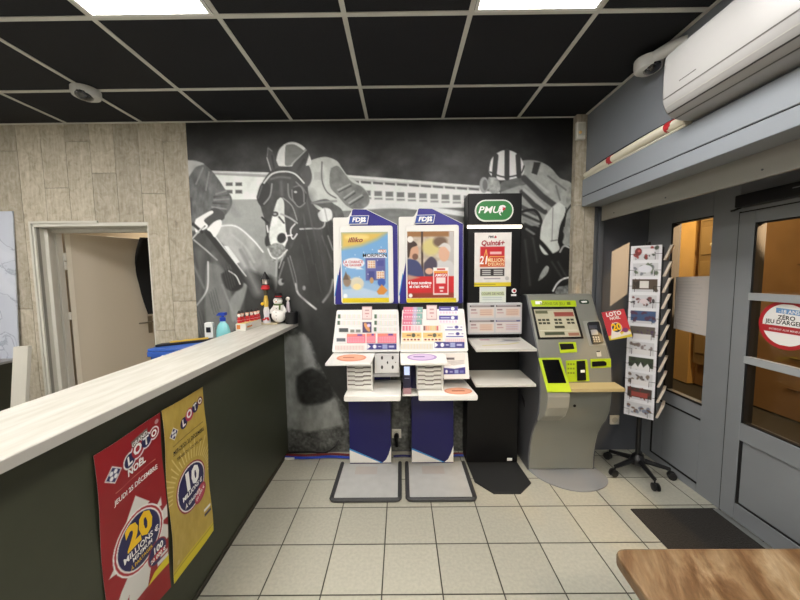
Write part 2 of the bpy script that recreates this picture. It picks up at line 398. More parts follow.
# ------------------------------------------------------------------ the racing mural, a printed wallpaper
def paint_mural(k):
    G = lambda v: (v, v*1.01, v*1.01)
    X, Y = k.X, k.Y
    n = fbm(X/22, Y/16, 3, 5); n2 = fbm(X/5, Y/5, 9, 3)
    base = 34+np.clip((Y-132)/40, 0, 1)*62*(n**1.6)+n*14+6*n2-np.clip((150-Y)/30, 0, 1)*12-np.clip((X-520)/40, 0, 1)*22
    k.C[:] = np.clip(base, 14, 255)[:, None]*np.array([1, 1.01, 1.01])
    gr = lambda a, b, sx=8, sy=3, sd=5: (lambda x, y: (a+(b-a)*fbm(x/sx, y/sy, sd, 4))[:, None]*np.array([.98, 1.0, .985]))
    # turf behind the left horse
    k.poly([(184, 198), (275, 198), (280, 300), (184, 340)], lambda x, y: (150-np.clip((y-210)/60, 0, 1)*22+14*(fbm(x/12, y/4, 5, 3)-.5))[:, None]*np.array([.98, 1.0, .985]), 2)
    k.poly([(330, 200), (530, 205), (530, 330), (330, 330)], gr(90, 135, 14, 5), 2)
    # lower field: turf and kicked-up earth under the horses
    k.poly([(184, 325), (600, 325), (600, 480), (184, 480)], lambda x, y: (60+66*fbm(x/6, y/5, 21, 5)**1.4+64*(fbm(x/1.8, y/1.8, 4, 2)-.5))[:, None]*np.array([1, 1.02, 1.0]), 4)
    # white running rails
    k.poly([(210, 171.5), (272, 173), (272, 199), (210, 200)], gr(200, 222, 10, 10), 1)
    k.line([(210, 173), (270, 176)], 3, G(150), 1); k.line([(205, 171.5), (272, 173.5)], 2, G(192), 1)
    for x in (226, 235.5):
        for y in (182.5, 190): k.rect(x, y, x+6.5, y+3.4, G(88), 1.2)
    k.poly([(335, 174), (400, 179), (470, 185), (500, 187), (500, 207), (430, 208), (335, 207)], gr(205, 222, 12, 9), 1)
    k.line([(335, 177.5), (400, 183.5), (455, 187.5), (500, 189)], 3, G(178), 1.2)
    for i in range(13):
        x = 349+i*12.0; y = 180.2+(x-349)*.062
        k.poly([(x, y), (x+10, y+.8), (x+10, y+3), (x, y+2.2)], G(92), 1)
    for i in range(16):
        x = 352+i*11.2; y = 190+(x-352)*.05
        k.rect(x, y, x+7.5, y+5, G(112), 1.2); k.rect(x, y+6.5, x+8, y+8.5, G(135), 1.2)
    k.line(curve([(352, 208), (400, 206), (450, 212), (500, 220)]), 5, G(205), 1.5)
    # left horse: pale flank and dark shoulder
    k.poly(cpoly([(214, 226), (233, 224), (250, 236), (262, 250), (271, 275), (270, 310), (250, 345), (200, 345), (196, 290), (200, 250)]), lambda x, y: (168-np.clip((y-228)/70, 0, 1)*70+44*(fbm(x/7, y/12, 14, 3)-.5))[:, None]*np.array([.985, 1, .99]), 2)
    for a, b_, w, v in (((222, 240), (246, 268), 3, 160), ((232, 235), (254, 262), 2.2, 165), ((240, 250), (252, 285), 3, 100), ((228, 252), (244, 280), 2.5, 98), ((250, 262), (262, 300), 2.5, 150)):
        k.line(curve([a, ((a[0]+b_[0])/2+2, (a[1]+b_[1])/2-2), b_]), w, G(v), 2, .8)
    k.line(curve([(215, 227), (235, 226), (252, 239), (263, 252)]), 1.5, G(205), 1.2)
    k.poly(cpoly([(246, 268), (262, 275), (275, 283), (275, 345), (240, 345), (240, 300)]), gr(48, 62, 9, 9), 4)
    k.poly([(184, 232), (207, 229), (222, 244), (238, 265), (246, 285), (244, 312), (232, 345), (184, 345)], gr(56, 84, 6, 14), 2)
    k.poly(cpoly([(208, 262), (222, 268), (232, 295), (238, 318), (226, 340), (208, 330), (205, 300)]), gr(92, 120, 5, 16), 3)
    k.poly(cpoly([(230, 300), (240, 286), (247, 284), (243, 302), (233, 322)]), gr(120, 145, 4, 8), 2)
    k.poly(cpoly([(221, 274), (231, 269), (240, 278), (243, 286), (236, 291), (226, 288)]), G(38), 2)
    k.line(curve([(229, 271), (236, 276), (240, 284)]), 1.3, G(200), 1)
    k.line([(207, 232), (243, 278), (252, 286)], 5, G(44), 1.5); k.line([(211, 231), (246, 276)], 1.2, G(190), 1)
    k.poly([(224, 246), (228, 246), (240, 262), (236, 264)], G(205), 1)
    k.line([(194, 240), (206, 250), (217, 260)], 1.6, G(150), 1)
    k.line(curve([(208, 262), (208, 284), (205, 294), (197, 305)]), 1.6, G(185), 1.2)
    k.line([(192, 262), (204, 288)], 2, G(110), 2); k.line([(222, 285), (238, 325)], 1.6, G(135), 2)
    # left jockey
    k.poly(cpoly([(184, 166), (192, 160), (202, 163), (211, 170), (219, 180), (225, 189), (231, 196), (232, 204), (228, 212), (221, 219), (210, 222), (196, 224), (184, 224)]), lambda x, y: (92+46*(fbm(x/3, y/7, 31, 4)-.45))[:, None]*np.array([.98, 1, 1]), 1)
    k.poly(cpoly([(186, 160), (196, 161), (204, 164), (196, 167), (190, 175), (187, 178)]), G(170), 1.2)
    k.poly([(184, 196), (192, 198), (192, 215), (184, 218)], G(66), 2)
    for a, b_ in (((216, 194), (226, 191)), ((214, 200), (229, 199)), ((212, 207), (226, 209)), ((203, 168), (196, 184)), ((209, 172), (206, 190))):
        k.line([a, b_], 1.2, G(155), 1.4, .7)
    for a, b_ in (((214, 197), (228, 195)), ((213, 203), (228, 204))): k.line([a, b_], 1.4, G(58), 1.4, .8)
    k.poly(cpoly([(205, 214), (214, 208), (223, 212), (224, 219), (214, 224), (208, 228), (203, 222)]), G(70), 1)
    k.poly(cpoly([(196, 219), (210, 211), (213, 213), (204, 220), (208, 226), (203, 230), (196, 233)]), G(226), 1)
    k.poly(cpoly([(207, 229), (214, 222), (221, 220), (221, 227), (215, 237), (211, 232)]), G(222), 1)
    k.line([(193, 224), (202, 232)], 3, G(45), 1.5); k.line([(197, 233), (205, 226)], 1, G(40), 1); k.line([(192, 239), (199, 231), (203, 227)], 1.2, G(190), 1)
    # centre horse: neck and chest
    k.poly(cpoly([(298, 180), (310, 186), (322, 208), (333, 222), (348, 232), (352, 290), (352, 340), (356, 420), (344, 405), (330, 384), (318, 360), (311, 341), (300, 330), (286, 322), (270, 330), (262, 300), (276, 290), (278, 262), (286, 240)]), gr(44, 60, 8, 18), 1.5)
    for a, b_, v in (((306, 196), (312, 226), 88), ((301, 200), (305, 224), 84), ((317, 210), (324, 226), 84), ((288, 258), (295, 285), 120), ((284, 262), (279, 278), 130), ((322, 236), (332, 262), 100), ((328, 236), (333, 250), 150)):
        k.line([a, b_], 1.4, G(v), 1.5, .8)
    k.line(curve([(296, 284), (298, 293), (306, 301), (316, 309)]), 2, G(200), 1.2); k.line(curve([(333, 280), (330, 292), (323, 302)]), 2.2, G(165), 1.5)
    k.line(curve([(290, 256), (296, 278), (297, 290)]), 1, G(130), 1.2)
    k.ell(304, 288, 1.6, 2.4, G(170), 1.2); k.ell(281, 282, 3, 3.5, G(150), 1.5); k.ell(283, 281, 1.6, 2, G(40), 1)
    # pale scar in the turf at the counter end, dark tuft
    k.poly([(283, 336), (304, 335), (309, 345), (315, 365), (326, 384), (338, 402), (343, 425), (310, 432), (283, 428)], gr(104, 150, 5, 8), 3)
    k.poly([(299, 331), (306, 336), (313, 352), (317, 366), (308, 360), (301, 345)], G(140), 3, .6)
    k.poly(cpoly([(297, 376), (312, 368), (326, 378), (334, 396), (318, 404), (300, 402)]), gr(26, 60, 3, 3), 4)
    # helmeted centre jockey
    k.poly(cpoly([(309, 161), (318, 158), (327, 157), (337, 161), (342, 168), (348, 176), (357, 182), (366, 190), (369, 199), (366, 206), (356, 210), (340, 211), (322, 211), (313, 204), (308, 190)]), gr(168, 205, 7, 7), 1)
    k.poly(cpoly([(331, 168), (338, 166), (345, 174), (352, 182), (362, 187), (369, 196), (368, 205), (358, 210), (347, 206), (338, 196), (330, 186)]), gr(98, 140, 5, 5), 1)
    k.line(curve([(322, 162), (322, 180), (327, 192), (336, 198)]), 1.3, G(95), 1)
    for a, b_ in (((338, 190), (350, 184)), ((344, 198), (354, 191)), ((349, 203), (362, 195))): k.line([a, b_], 1.2, G(165), 1); k.line([(a[0]+1, a[1]+2), (b_[0]+1, b_[1]+2)], 1.2, G(70), 1)
    k.poly(cpoly([(312, 202), (326, 199), (334, 204), (342, 210), (344, 222), (334, 220), (322, 208)]), gr(70, 95, 4, 4), 1)
    k.line([(312, 203), (336, 201)], 2, G(130), 1.5)
    k.poly(cpoly([(318, 213), (324, 208), (331, 210), (332, 218), (326, 222), (320, 220)]), G(205), 1)
    k.line(curve([(300, 229), (312, 228.5), (320, 228.5), (324, 226), (325, 222)]), 1.4, G(175), 1)
    k.rect(314, 172, 321, 180, G(150), 1, .5)
    k.poly(cpoly([(303, 164), (309, 166), (312, 176), (310, 184), (306, 187), (302, 182)]), G(72), 1)
    k.poly(cpoly([(276, 161), (279, 150), (286, 143.5), (294, 142), (303, 146), (309, 154), (311, 164), (300, 166), (278, 166)]), G(208), 1)
    k.poly(cpoly([(286, 145), (294, 144.5), (303, 150), (306, 155), (298, 162), (285, 165)]), gr(112, 132), 1)
    k.line([(284.5, 145), (284, 164)], 1, G(235), 1)
    for p, q, w_, v, so2 in (((309, 195), (330, 300), 9, 74, 9), ((318, 300), (338, 380), 8, 62, 8), ((297, 262), (303, 320), 8, 70, 8), ((226, 234), (258, 292), 8, 168, 8), ((200, 252), (196, 330), 7, 104, 7), ((214, 255), (226, 320), 5, 120, 6), ((529, 235), (536, 300), 8, 52, 8), ((238, 215), (196, 170), 6, 122, 7)):
        k.line([p, ((p[0]+q[0])/2+2, (p[1]+q[1])/2), q], w_, G(v), so2, .55)
    for i in range(26):
        x = 300+i*1.9; y = 208+(i*37) % 60; k.line([(x, y), (x+6, y+28)], .8, G(82 if i % 3 else 38), 1.4, .5)
    for i in range(22):
        x = 522+(i*29) % 44; y = 244+(i*17) % 50; k.line([(x, y), (x+4, y+22)], .8, G(66 if i % 3 else 14), 1.4, .5)
    for i in range(24):
        x = 193+(i*31) % 46; y = 248+(i*23) % 70; k.line([(x, y), (x+5, y+20)], .9, G(116 if i % 2 else 48), 1.6, .4)
    # centre horse: ears, head, blinkers
    k.poly([(268, 146), (272, 150), (276, 160), (279, 167), (271, 172), (267.5, 160)], G(76), 1); k.line([(267, 158), (268, 148), (272, 151)], 1, G(120), 1); k.line([(267, 158), (271, 171)], 1.2, G(170), 1); k.line([(272, 156), (274, 168)], 2, G(56), 1)
    k.poly([(307.5, 147), (309, 155), (305, 168), (300, 175), (291, 168), (297, 158)], G(66), 1); k.line([(306, 150), (292, 164)], 1.2, G(175), 1); k.line([(304, 160), (298, 170)], 3, G(50), 1.5)
    k.poly(cpoly([(272, 170), (285, 167), (297, 171), (304, 182), (306, 196), (304, 212), (300, 226), (296, 238), (290, 250), (282, 258), (272, 254), (267, 240), (265, 222), (261, 208), (258, 196), (262, 183)]), gr(48, 74, 4, 6), 1)
    k.poly(cpoly([(256.5, 197), (261, 184), (268, 183), (271, 192), (268, 203), (261, 206)]), G(44), 1); k.line([(262, 186), (258, 198)], 1.5, G(84), 1.2); k.ell(299, 196, 8, 10.5, G(46), 1.2); k.line(curve([(292, 190), (293, 200), (299, 207), (305, 203)]), 1, G(128), 1); k.line(curve([(294, 187), (301, 186), (306, 193)]), 1.2, G(105), 1.2); k.line([(281, 182), (282, 195)], 3, G(86), 2.5)
    k.line(curve([(272, 184), (270, 196), (264, 204)]), 1.5, G(130), 1); k.line(curve([(288, 184), (289, 196), (295, 203)]), 1.5, G(115), 1)
    k.line(curve([(264, 183), (272, 174), (284, 171.5), (295, 174), (304, 183)]), 1.6, G(205), 1)
    k.line(curve([(296, 182), (303, 190), (304, 202)]), 1.2, G(120), 1); k.ell(295.5, 192, 1.6, 1.1, G(170), 1)
    k.line(curve([(271, 179), (280, 177), (290, 178)]), 2, G(100), 2)
    k.poly(cpoly([(277.5, 200), (281, 197.5), (284, 202), (284.5, 216), (286, 232), (286, 244), (280, 252), (272, 247), (269, 236), (271, 222), (274, 210)]), gr(178, 225, 5, 5), 1)
    k.line(curve([(283, 198), (292, 206), (297, 220)]), 1.2, G(130), 1); k.line(curve([(281, 214), (290, 218), (297, 223)]), 1.8, G(150), 1); k.line([(279, 217), (284, 223)], 1.6, G(55), 1)
    k.ell(275, 214, 3.5, 2.6, G(60), 1); k.ell(275, 214, 1.6, 1, G(150), 1)
    k.line([(262, 217.5), (268, 223)], 1.8, G(30), 1); k.line([(267, 226), (268, 232)], 1.6, G(200), 1)
    k.line(curve([(295, 224), (291, 229), (291, 235), (293, 239), (297, 234)]), 1.2, G(215), 1); k.line([(286, 236), (292, 235)], 1.3, G(215), 1)
    k.ell(281.5, 238, 4.4, 5.2, G(38), 1.2, 1, .3); k.ell(267, 241, 2.2, 5.5, G(45), 1.2)
    k.line(curve([(286, 233), (287, 240), (283, 245)]), 1.2, G(225), 1)
    k.poly(cpoly([(269, 246), (276, 243), (284, 246), (286, 254), (280, 262), (272, 261)]), gr(80, 170, 2.2, 2.2), 1.2)
    k.line(curve([(268, 249), (272, 257), (279, 258), (287, 250)]), 1.4, G(205), 1.2)
    k.line([(277, 258), (276, 276)], 1.8, G(150), 1.5); k.line([(284, 254), (279, 268)], 1, G(160), 1)
    # right-hand horse, near black
    k.poly([(515, 208), (600, 208), (600, 470), (515, 470)], gr(20, 34, 10, 16), 4)
    # right jockey: goggles, striped cap, striped silks, white breeches
    k.poly(cpoly([(520, 161), (530, 160), (541, 162), (551, 168), (560, 178), (571, 183), (574, 196), (570, 206), (560, 208), (550, 212), (545, 222), (528, 226), (514, 216), (505, 205), (500, 195), (508, 182)]), gr(128, 172, 6, 6), 1)
    k.poly([(534, 162), (541, 162.5), (537, 175), (531.5, 173)], G(52), 1)
    k.poly(cpoly([(502, 182), (514, 178), (522, 176), (526, 184), (518, 186), (506, 190), (498, 192)]), gr(80, 120), 1)
    k.line([(524, 178), (542, 196), (554, 205)], 6, G(66), 1.5); k.line([(522, 192), (534, 205), (545, 212)], 5, G(60), 1.5)
    k.line([(524, 190), (536, 200), (545, 208)], 3, G(165), 1.5); k.line([(520, 206), (536, 214)], 4, G(78), 1.5)
    k.line([(536, 182), (548, 192)], 2, G(190), 2, .6); k.line([(548, 176), (566, 190)], 1.4, G(96), 1.5); k.line([(556, 186), (560, 200)], 1.4, G(100), 1.5)
    for j in range(5): k.line([(522+j*1.5, 214+j*5), (540-j*2, 222+j*4)], 2.2, G(130 if j % 2 else 42), 2)
    k.line(curve([(521, 212), (534, 210), (541, 220), (541, 232)]), 2.6, G(28), 1.2)
    k.poly(cpoly([(559, 202), (565, 207), (565, 214), (560, 226), (558, 241), (559, 250), (546, 255), (540, 248), (540, 238), (542, 224), (549, 211)]), gr(176, 204, 6, 8), 1)
    k.line([(553, 208), (552, 240)], .8, G(120), 1); k.line([(551, 241), (557, 240)], 1, G(90), 1)
    k.poly(cpoly([(567, 190), (576, 184), (580, 240), (568, 246), (562, 240), (566, 215)]), gr(110, 165, 3, 5), 1.5)
    k.line(curve([(571, 205), (566, 213), (564, 226)]), 1.6, G(24), 1); k.ell(561, 238, 2.5, 6, G(25), 1.5, 1, .3)
    k.line(curve([(560, 252), (564, 246), (570, 248)]), 1.6, G(160), 1); k.line(curve([(535, 237), (544, 246), (552, 256)]), 4, G(22), 1.5)
    k.poly(cpoly([(538, 281), (541, 273), (546, 266), (549, 268), (546, 275)]), gr(120, 175, 2, 2), 1)
    k.line(curve([(553, 291), (557, 284), (563, 279), (572, 277)]), 1.6, G(205), 1)
    k.poly(cpoly([(555, 292), (558, 287), (565, 286), (573, 284), (573, 296), (560, 296)]), gr(60, 180, 2.5, 2.5), 1.2)
    for a, b_ in (((525, 240), (530, 285)), ((533, 238), (537, 262)), ((552, 262), (562, 278)), ((558, 262), (566, 276))): k.line([a, b_], 1.6, G(70), 2.5)
    k.poly(cpoly([(489, 172), (491, 160), (498, 152.5), (507, 150), (516, 153), (522, 160), (524, 172), (516, 178), (498, 180)]), G(212), 1)
    for a, b_, c, d in ((496, 156, 494, 178), (507, 151, 507, 178), (518, 156, 519, 176)): k.line([(a, b_), (c, d)], 5, G(62), 1)
    k.line(curve([(490, 172), (504, 177), (520, 174), (524, 166)]), 1.5, G(60), 1)
    k.poly(cpoly([(489, 177), (498, 179), (500, 190), (494, 195), (488, 188)]), gr(110, 200, 3, 3), 1)
    k.ell(484, 185, 4.5, 8, G(150), 1.2); k.ell(485, 185, 2.5, 5.5, G(105), 1.2)
MUR = mat_print('mural_print', .5, .05, 90)
def build_mural():
    x0, x1, z0, z1 = -1.712, 1.39, .012, ZC-.004; st = .0062
    nu = int((x1-x0)/st); nv = int((z1-z0)/st)
    xs, zs = np.meshgrid(np.linspace(x0, x1, nu+1), np.linspace(z1, z0, nv+1)); xs = xs.ravel(); zs = zs.ravel()
    P = np.stack([xs, np.full_like(xs, YW-.003), zs], 1); D = P-np.array(CAM)
    w = D@np.array(FW); px = 400+FPX*(D@np.array(RT))/w; py = 300-FPX*(D@np.array(UP))/w
    k = Ink(px, py, (30, 30, 30)); paint_mural(k)
    k.C = np.clip((k.C-44)*1.22+40+((fbm(px/1.6, py/2.4, 77, 2)-.5)*9+(fbm(px/7, py/9, 78, 3)-.5)*14)[:, None]*(.35+k.C/200), 14, 240)
    o = sheet_mesh('wall_mural', P, nu, nv, tolin(k.C), MUR, None, (60, 60, 60), (0, .002, 0))
    ident(o, 'black and white wallpaper mural of racing horses and jockeys behind the terminals', 'mural')
build_mural()

# ------------------------------------------------------------------ shopfront: sidelight, door, glass
malu = mat('grey_lacquered_aluminium', '#878b8f', .42, noise=.03, nscale=6); mgask = mat('black_gasket', '#0c0c0d', .6)
def glass():
    m = bpy.data.materials.new('clear_glass'); m.use_nodes = True; nt = m.node_tree; b = nt.nodes['Principled BSDF']
    t = nt.nodes.new('ShaderNodeBsdfTransparent'); g = nt.nodes.new('ShaderNodeBsdfGlossy'); g.inputs['Roughness'].default_value = .03
    w_ = nt.nodes.new('ShaderNodeLayerWeight'); w_.inputs['Blend'].default_value = .5; p_ = nt.nodes.new('ShaderNodeMath'); p_.operation = 'POWER'; p_.inputs[1].default_value = 4; f = nt.nodes.new('ShaderNodeMath'); f.operation = 'MULTIPLY_ADD'; f.inputs[1].default_value = .6; f.inputs[2].default_value = .025; x = nt.nodes.new('ShaderNodeMixShader'); nt.links.new(w_.outputs['Facing'], p_.inputs[0]); nt.links.new(p_.outputs[0], f.inputs[0])
    t.inputs['Color'].default_value = (.93, .95, .94, 1)
    L = nt.links.new; L(f.outputs[0], x.inputs[0]); L(t.outputs[0], x.inputs[1]); L(g.outputs[0], x.inputs[2]); L(x.outputs[0], nt.nodes['Material Output'].inputs[0])
    return m
MGL = glass()
X0, X1 = XS, XS+.055
# fixed frame (sidelight part)
sf = MB()
sf.box((X0, 2.455, 0), (X1, 2.70, 2.05)); sf.box((X0, 1.985, 0), (X1, 2.15, 2.05)); sf.box((X0, 2.15, 1.88), (X1, 2.455, 2.05)); sf.box((X0, 2.15, 0), (X1, 2.455, .625))
sf.box((X0, 1.05, 1.875), (X1, 1.985, 2.05)); sf.box((X0, -2.6, 0), (X1, 1.045, 2.05))
w1 = ident(sf.build('window_1', malu, None, .002), kind='structure')
pf = MB(); pf.box((X0-.007, 2.16, .405), (X0, 2.45, .50)); 
pf = MB(); pf.box((X0-.004, 2.15, .512), (X0+.001, 2.56, .524)); pf.box((X0-.004, 2.555, .06), (X0+.001, 2.568, .524)); pf.box((X0-.004, 2.15, .06), (X0+.001, 2.568, .072))
pf.build('panel_groove', mgask, w1)
MB().box((X0-.005, 2.145, .617), (X0+.004, 2.46, .629)).box((X0-.005, 2.448, .617), (X0+.012, 2.466, 1.885)).box((X0-.003, 2.145, 1.878), (X0+.004, 2.46, 1.886)).build('gasket', mgask, w1)
box('jamb_seal', (X0+.001, 2.449, .628), (X0+.054, 2.4555, 1.879), mgask, w1)
box('glass_pane', (X0+.026, 2.15, .625), (X0+.032, 2.455, 1.88), MGL, w1)
# door leaf
dl = MB(); ya, yb = 1.06, 1.972
dl.box((X0-.012, 1.885, .012), (X1-.01, yb, 1.868)); dl.box((X0-.012, ya, .012), (X1-.01, ya+.09, 1.868)); dl.box((X0-.012, ya+.09, 1.80), (X1-.01, 1.885, 1.868))
dl.box((X0-.012, ya+.09, .515), (X1-.01, 1.885, .622)); dl.box((X0-.012, ya+.09, .012), (X1-.01, 1.885, .118)); dl.box((X0, ya+.09, .118), (X1-.02, 1.885, .515))
dr = ident(dl.build('door_1', malu, None, .003), kind='structure')
gk = MB()
for (z0, z1) in ((.118, .515), (.622, 1.80)): gk.box((X0-.008, 1.872, z0), (X0+.044, 1.8845, z1)); 
gk.box((X0-.006, ya, .622), (X0+.02, 1.885, .63)).box((X0-.006, ya, 1.792), (X0+.02, 1.885, 1.80)).box((X0-.006, ya, .118), (X0+.006, 1.885, .128))
gk.build('gasket', mgask, dr)
box('glass_pane', (X0+.014, ya+.09, .622), (X0+.020, 1.876, 1.80), MGL, dr)
for z in (1.378, 1.006): box('glazing_bar', (X0-.016, ya+.09, z-.021), (X0+.012, 1.888, z+.021), mat('pale_aluminium_bar', '#a3a8ac', .35), dr, .002)
box('door_gap', (X0-.002, 1.974, 0), (X0+.02, 1.984, 1.878), mgask, dr); box('head_gap', (X0-.002, ya, 1.869), (X0+.02, 1.984, 1.876), mgask, dr)
box('threshold', (X0-.05, 1.06, 0), (X0-.014, 1.975, .010), mat('threshold_metal', '#9da09f', .35, metal=.6), dr)
# lower panel frame of door, door closer
t = thing('door_closer', 'black overhead closer box above the glass door', 'door closer', (2.0, 1.9, 1.93))
box('closer_body', (1.965, 1.30, 1.895), (XS, 1.955, 1.965), mat('black_satin', '#0f0f10', .4), t, .006)
MB().tube([(1.99, 1.94, 1.895), (1.985, 1.975, 1.885), (1.985, 1.99, 1.885)], .006, 8).build('closer_arm', mat('black_satin', '#0f0f10', .4), t)
box('nameplate', (1.963, 1.62, 1.935), (1.9655, 1.67, 1.94), malu, t)
# wall behind/around shopfront end
# notice on the sidelight glass
def p_notice(k):
    k.C[:] = (206, 200, 196); 
    for i in range(16): k.rect(6, 8+i*5, 6+30+14*((i*37) % 5)/5, 9.2+i*5, (190, 186, 184), .8)
nt_ = Sheet('window_notice', [(X0+.024, 2.44, 1.485), (X0+.024, 2.165, 1.495), (X0+.024, 2.165, 1.09), (X0+.024, 2.435, 1.10)], 60, 92, 1.2, p_notice, back=(215, 210, 205))
ident(nt_.o, 'plain white paper notice stuck on the tall narrow window', 'notice')
# round sticker on the door glass
def p_stick(k):
    k.C[:] = (176, 30, 36)
cx_, cz_, rr = 1.715, 1.236, .132
st = MB(); st.lathe([(rr, 0), (rr, .001)], (X0+.0125, cx_, cz_), 48, None, 1, 1, (-1, 0, 0)); so = st.build('warning_sticker', mat('sticker_red', '#b5232c', .4))
ident(so, 'round red and white no gambling under 18 sticker on the door glass', 'sticker')
def disc_part(pts2, e, name, mt):             # flat piece on the door sticker, pts2 in (y to the right, z up) sticker coordinates
    return MB().prism([(X0+.0115-e, cx_-a, cz_+b_) for a, b_ in pts2], (-.0004, 0, 0)).build(name, mt, so)
def seg(r, z0, z1, n=24):
    a0, a1 = math.asin(z0/r), math.asin(z1/r); R_ = [(r*math.cos(a0+(a1-a0)*i/n), r*math.sin(a0+(a1-a0)*i/n)) for i in range(n+1)]
    return R_+[(-x, z) for x, z in R_[::-1]]
disc_part(seg(.112, -.008, .11), 0, 'upper_white_field', inkw); disc_part(seg(.112, -.11, -.045), 0, 'lower_white_field', inkw)
disc_part([(-.05, .062), (.07, .056), (.07, .083), (-.05, .089)], .0008, 'blue_tab', mat('ink_sky', '#6f9ed0', .5))
class Plane2:                                  # lettering helper on the shopfront glass
    pass
def yz_text(txt, y, z, h, mt, parent, x, bold=.03, wide=1):
    me = textmesh(txt, bold, 'CENTER', 0, mt)
    for v in me.vertices: v.co = (x, y-v.co.x*h*wide, z+v.co.y*h)
    o = bpy.data.objects.new('lettering', me); COL.objects.link(o); par(o, parent)
yz_text('-18 ANS', cx_-.01, cz_+.062, .019, inkw, so, X0+.0098)
yz_text('ZÉRO', cx_, cz_+.028, .022, inkk, so, X0+.0104); yz_text("JEU D'ARGENT", cx_, cz_+.002, .022, inkk, so, X0+.0104, wide=.95)
yz_text('INTERDIT AUX MINEURS', cx_, cz_-.033, .010, inkw, so, X0+.0104, .01)

# outside: lit facade across the passage, ground, lamp
mo1 = mat('ochre_render', '#e6b870', .8, noise=.06, nscale=5); mo2 = mat('brown_render', '#a07848', .8, noise=.1, nscale=4)
mo3 = mat('brown_timber', '#9c7e50', .6, noise=.12, nscale=10)
ident(box('ground_outside', (2.085, -2.6, -.14), (5.6, 6.5, -.02), mat('asphalt', '#4b453c', .9, noise=.2, nscale=60)), 'dark pavement outside beyond the shopfront', 'pavement', kind='structure')
t = thing('neighbouring_building', 'ochre rendered building with brown shutters seen through the shopfront glass', 'building', (4.0, 3.5, 0))
box('wall', (3.9, 4.36, 0), (4.1, 6.5, 3.6), mo1, t); box('wall', (4.0, -2.6, 0), (4.2, 4.36, 3.6), mo2, t)
sh = box('shutter', (3.93, 3.98, .3), (3.99, 4.33, 2.6), mo3, t, .006)
for i in range(5): box('slat', (3.915, 4.01, .45+i*.43), (3.929, 4.29, .80+i*.43), mat('brown_timber_panel', '#b0905e', .55), sh, .004)
MB().ball((3.89, 4.10, 1.86), .028).build('wall_bell', mat('cream_knob', '#efe0bd', .4), t, 0, True)
dp = MB().tube([(3.96, 3.86, 0), (3.96, 3.86, 2.2), (3.96, 3.80, 2.4), (3.96, 3.80, 3.4)], .045); dp.build('drainpipe', mo3, t, 0, True)
cs = MB()
for i in range(9): cs.box((3.99, -2.5, .3+i*.32), (4.0, 3.3, .31+i*.32))
cs.build('wall_joint', mat('brown_joint', '#6b4a2a', .8), t)

# ------------------------------------------------------------------ air conditioner on the upper right wall
mac = mat('ac_white_plastic', '#9c9c9b', .35); macg = mat('ac_groove', '#5d5c58', .6)
t = thing('air_conditioner', 'white wall-mounted air conditioning unit above the shopfront', 'air conditioner', (XU, 1.2, 2.25))
prof = [(XU-.002, 2.583), (1.345, 2.588), (1.315, 2.582), (1.302, 2.565), (1.30, 2.50), (1.30, 2.40), (1.302, 2.358), (1.316, 2.318), (1.345, 2.288), (1.39, 2.272), (XU-.002, 2.268)]
y0a, y1a = .80, 1.688
MB().prism([(x, y0a, z) for x, z in prof], (0, y1a-y0a, 0)).build('casing', mac, t, .012, True)
def groove(name, p, q, w, mt, e=.0015):
    a = Vector((p[0], y0a+.012, p[1])); b_ = Vector((q[0], y0a+.012, q[1])); d = (b_-a).normalized(); n = Vector((d.z, 0, -d.x))
    if n.x > 0: n = -n
    MB().prism([a+n*e, b_+n*e, b_-n*.003, a-n*.003], (0, y1a-y0a-.024, 0)).build(name, mt, t)
groove('panel_seam', (1.3005, 2.372), (1.3015, 2.367), .004, macg)
groove('louvre_seam', (1.311, 2.333), (1.3125, 2.329), .004, mat('ac_seam_light', '#a9a8a3', .5))
groove('louvre_seam', (1.327, 2.305), (1.331, 2.301), .006, mat('ac_slot', '#32312f', .6))
groove('louvre_seam', (1.362, 2.281), (1.366, 2.2795), .006, macg)
groove('badge', (1.2998, 2.41), (1.2998, 2.407), .006, macg)
for o in t.children:
    if o.name.startswith('badge'):
        for v in o.data.vertices: v.co.y = 1.585 if v.co.y > 1.2 else 1.50
# insulated pipes with red tape
mp = mat('cream_pipe_wrap', '#ddd8c6', .55)
pts = [ony(583, 176, 2.60), onx(600, 166, 1.452), onx(613, 160, 1.452), onx(640, 146, 1.452), onx(660, 134, 1.452), onx(680, 124, 1.452), (1.452, 1.60, 2.262+.02)]
pts = [Vector(q)-Vector((.011, 0, 0)) for q in ((1.460, 2.60, 2.281), (1.459, 2.48, 2.285), (1.457, 2.25, 2.292), (1.457, 2.0, 2.298), (1.457, 1.84, 2.298), (1.457, 1.74, 2.29), (1.457, 1.695, 2.285))]
t = thing('pipe_bundle', 'cream insulated air conditioning pipes with red tape above the shutter box', 'pipe', (1.46, 2.1, 2.29))
MB().tube(curve([tuple(p) for p in pts]), [.022]*5+[.026]*32, 12).build('insulated_pipe', mp, t, 0, True)
MB().tube(curve([(1.447, 2.615, 2.258), (1.441, 2.45, 2.260), (1.441, 2.1, 2.260), (1.441, 1.7, 2.260)]), .006, 8).build('thin_pipe', mp, t, 0, True)
MB().tube(curve([(1.447, 2.615, 2.296), (1.446, 2.4, 2.322), (1.452, 2.0, 2.334), (1.455, 1.72, 2.328)]), .004, 6).build('cable', mgask, t, 0, True)
for i, y in enumerate((2.29, 1.80)):
    z = 2.2925 if i == 0 else 2.2982
    MB().tube([(1.446, y-.022, z), (1.446, y+.022, z)], .0275, 14).build('red_tape', mat('red_tape', '#b3262c', .5), t, 0, True)

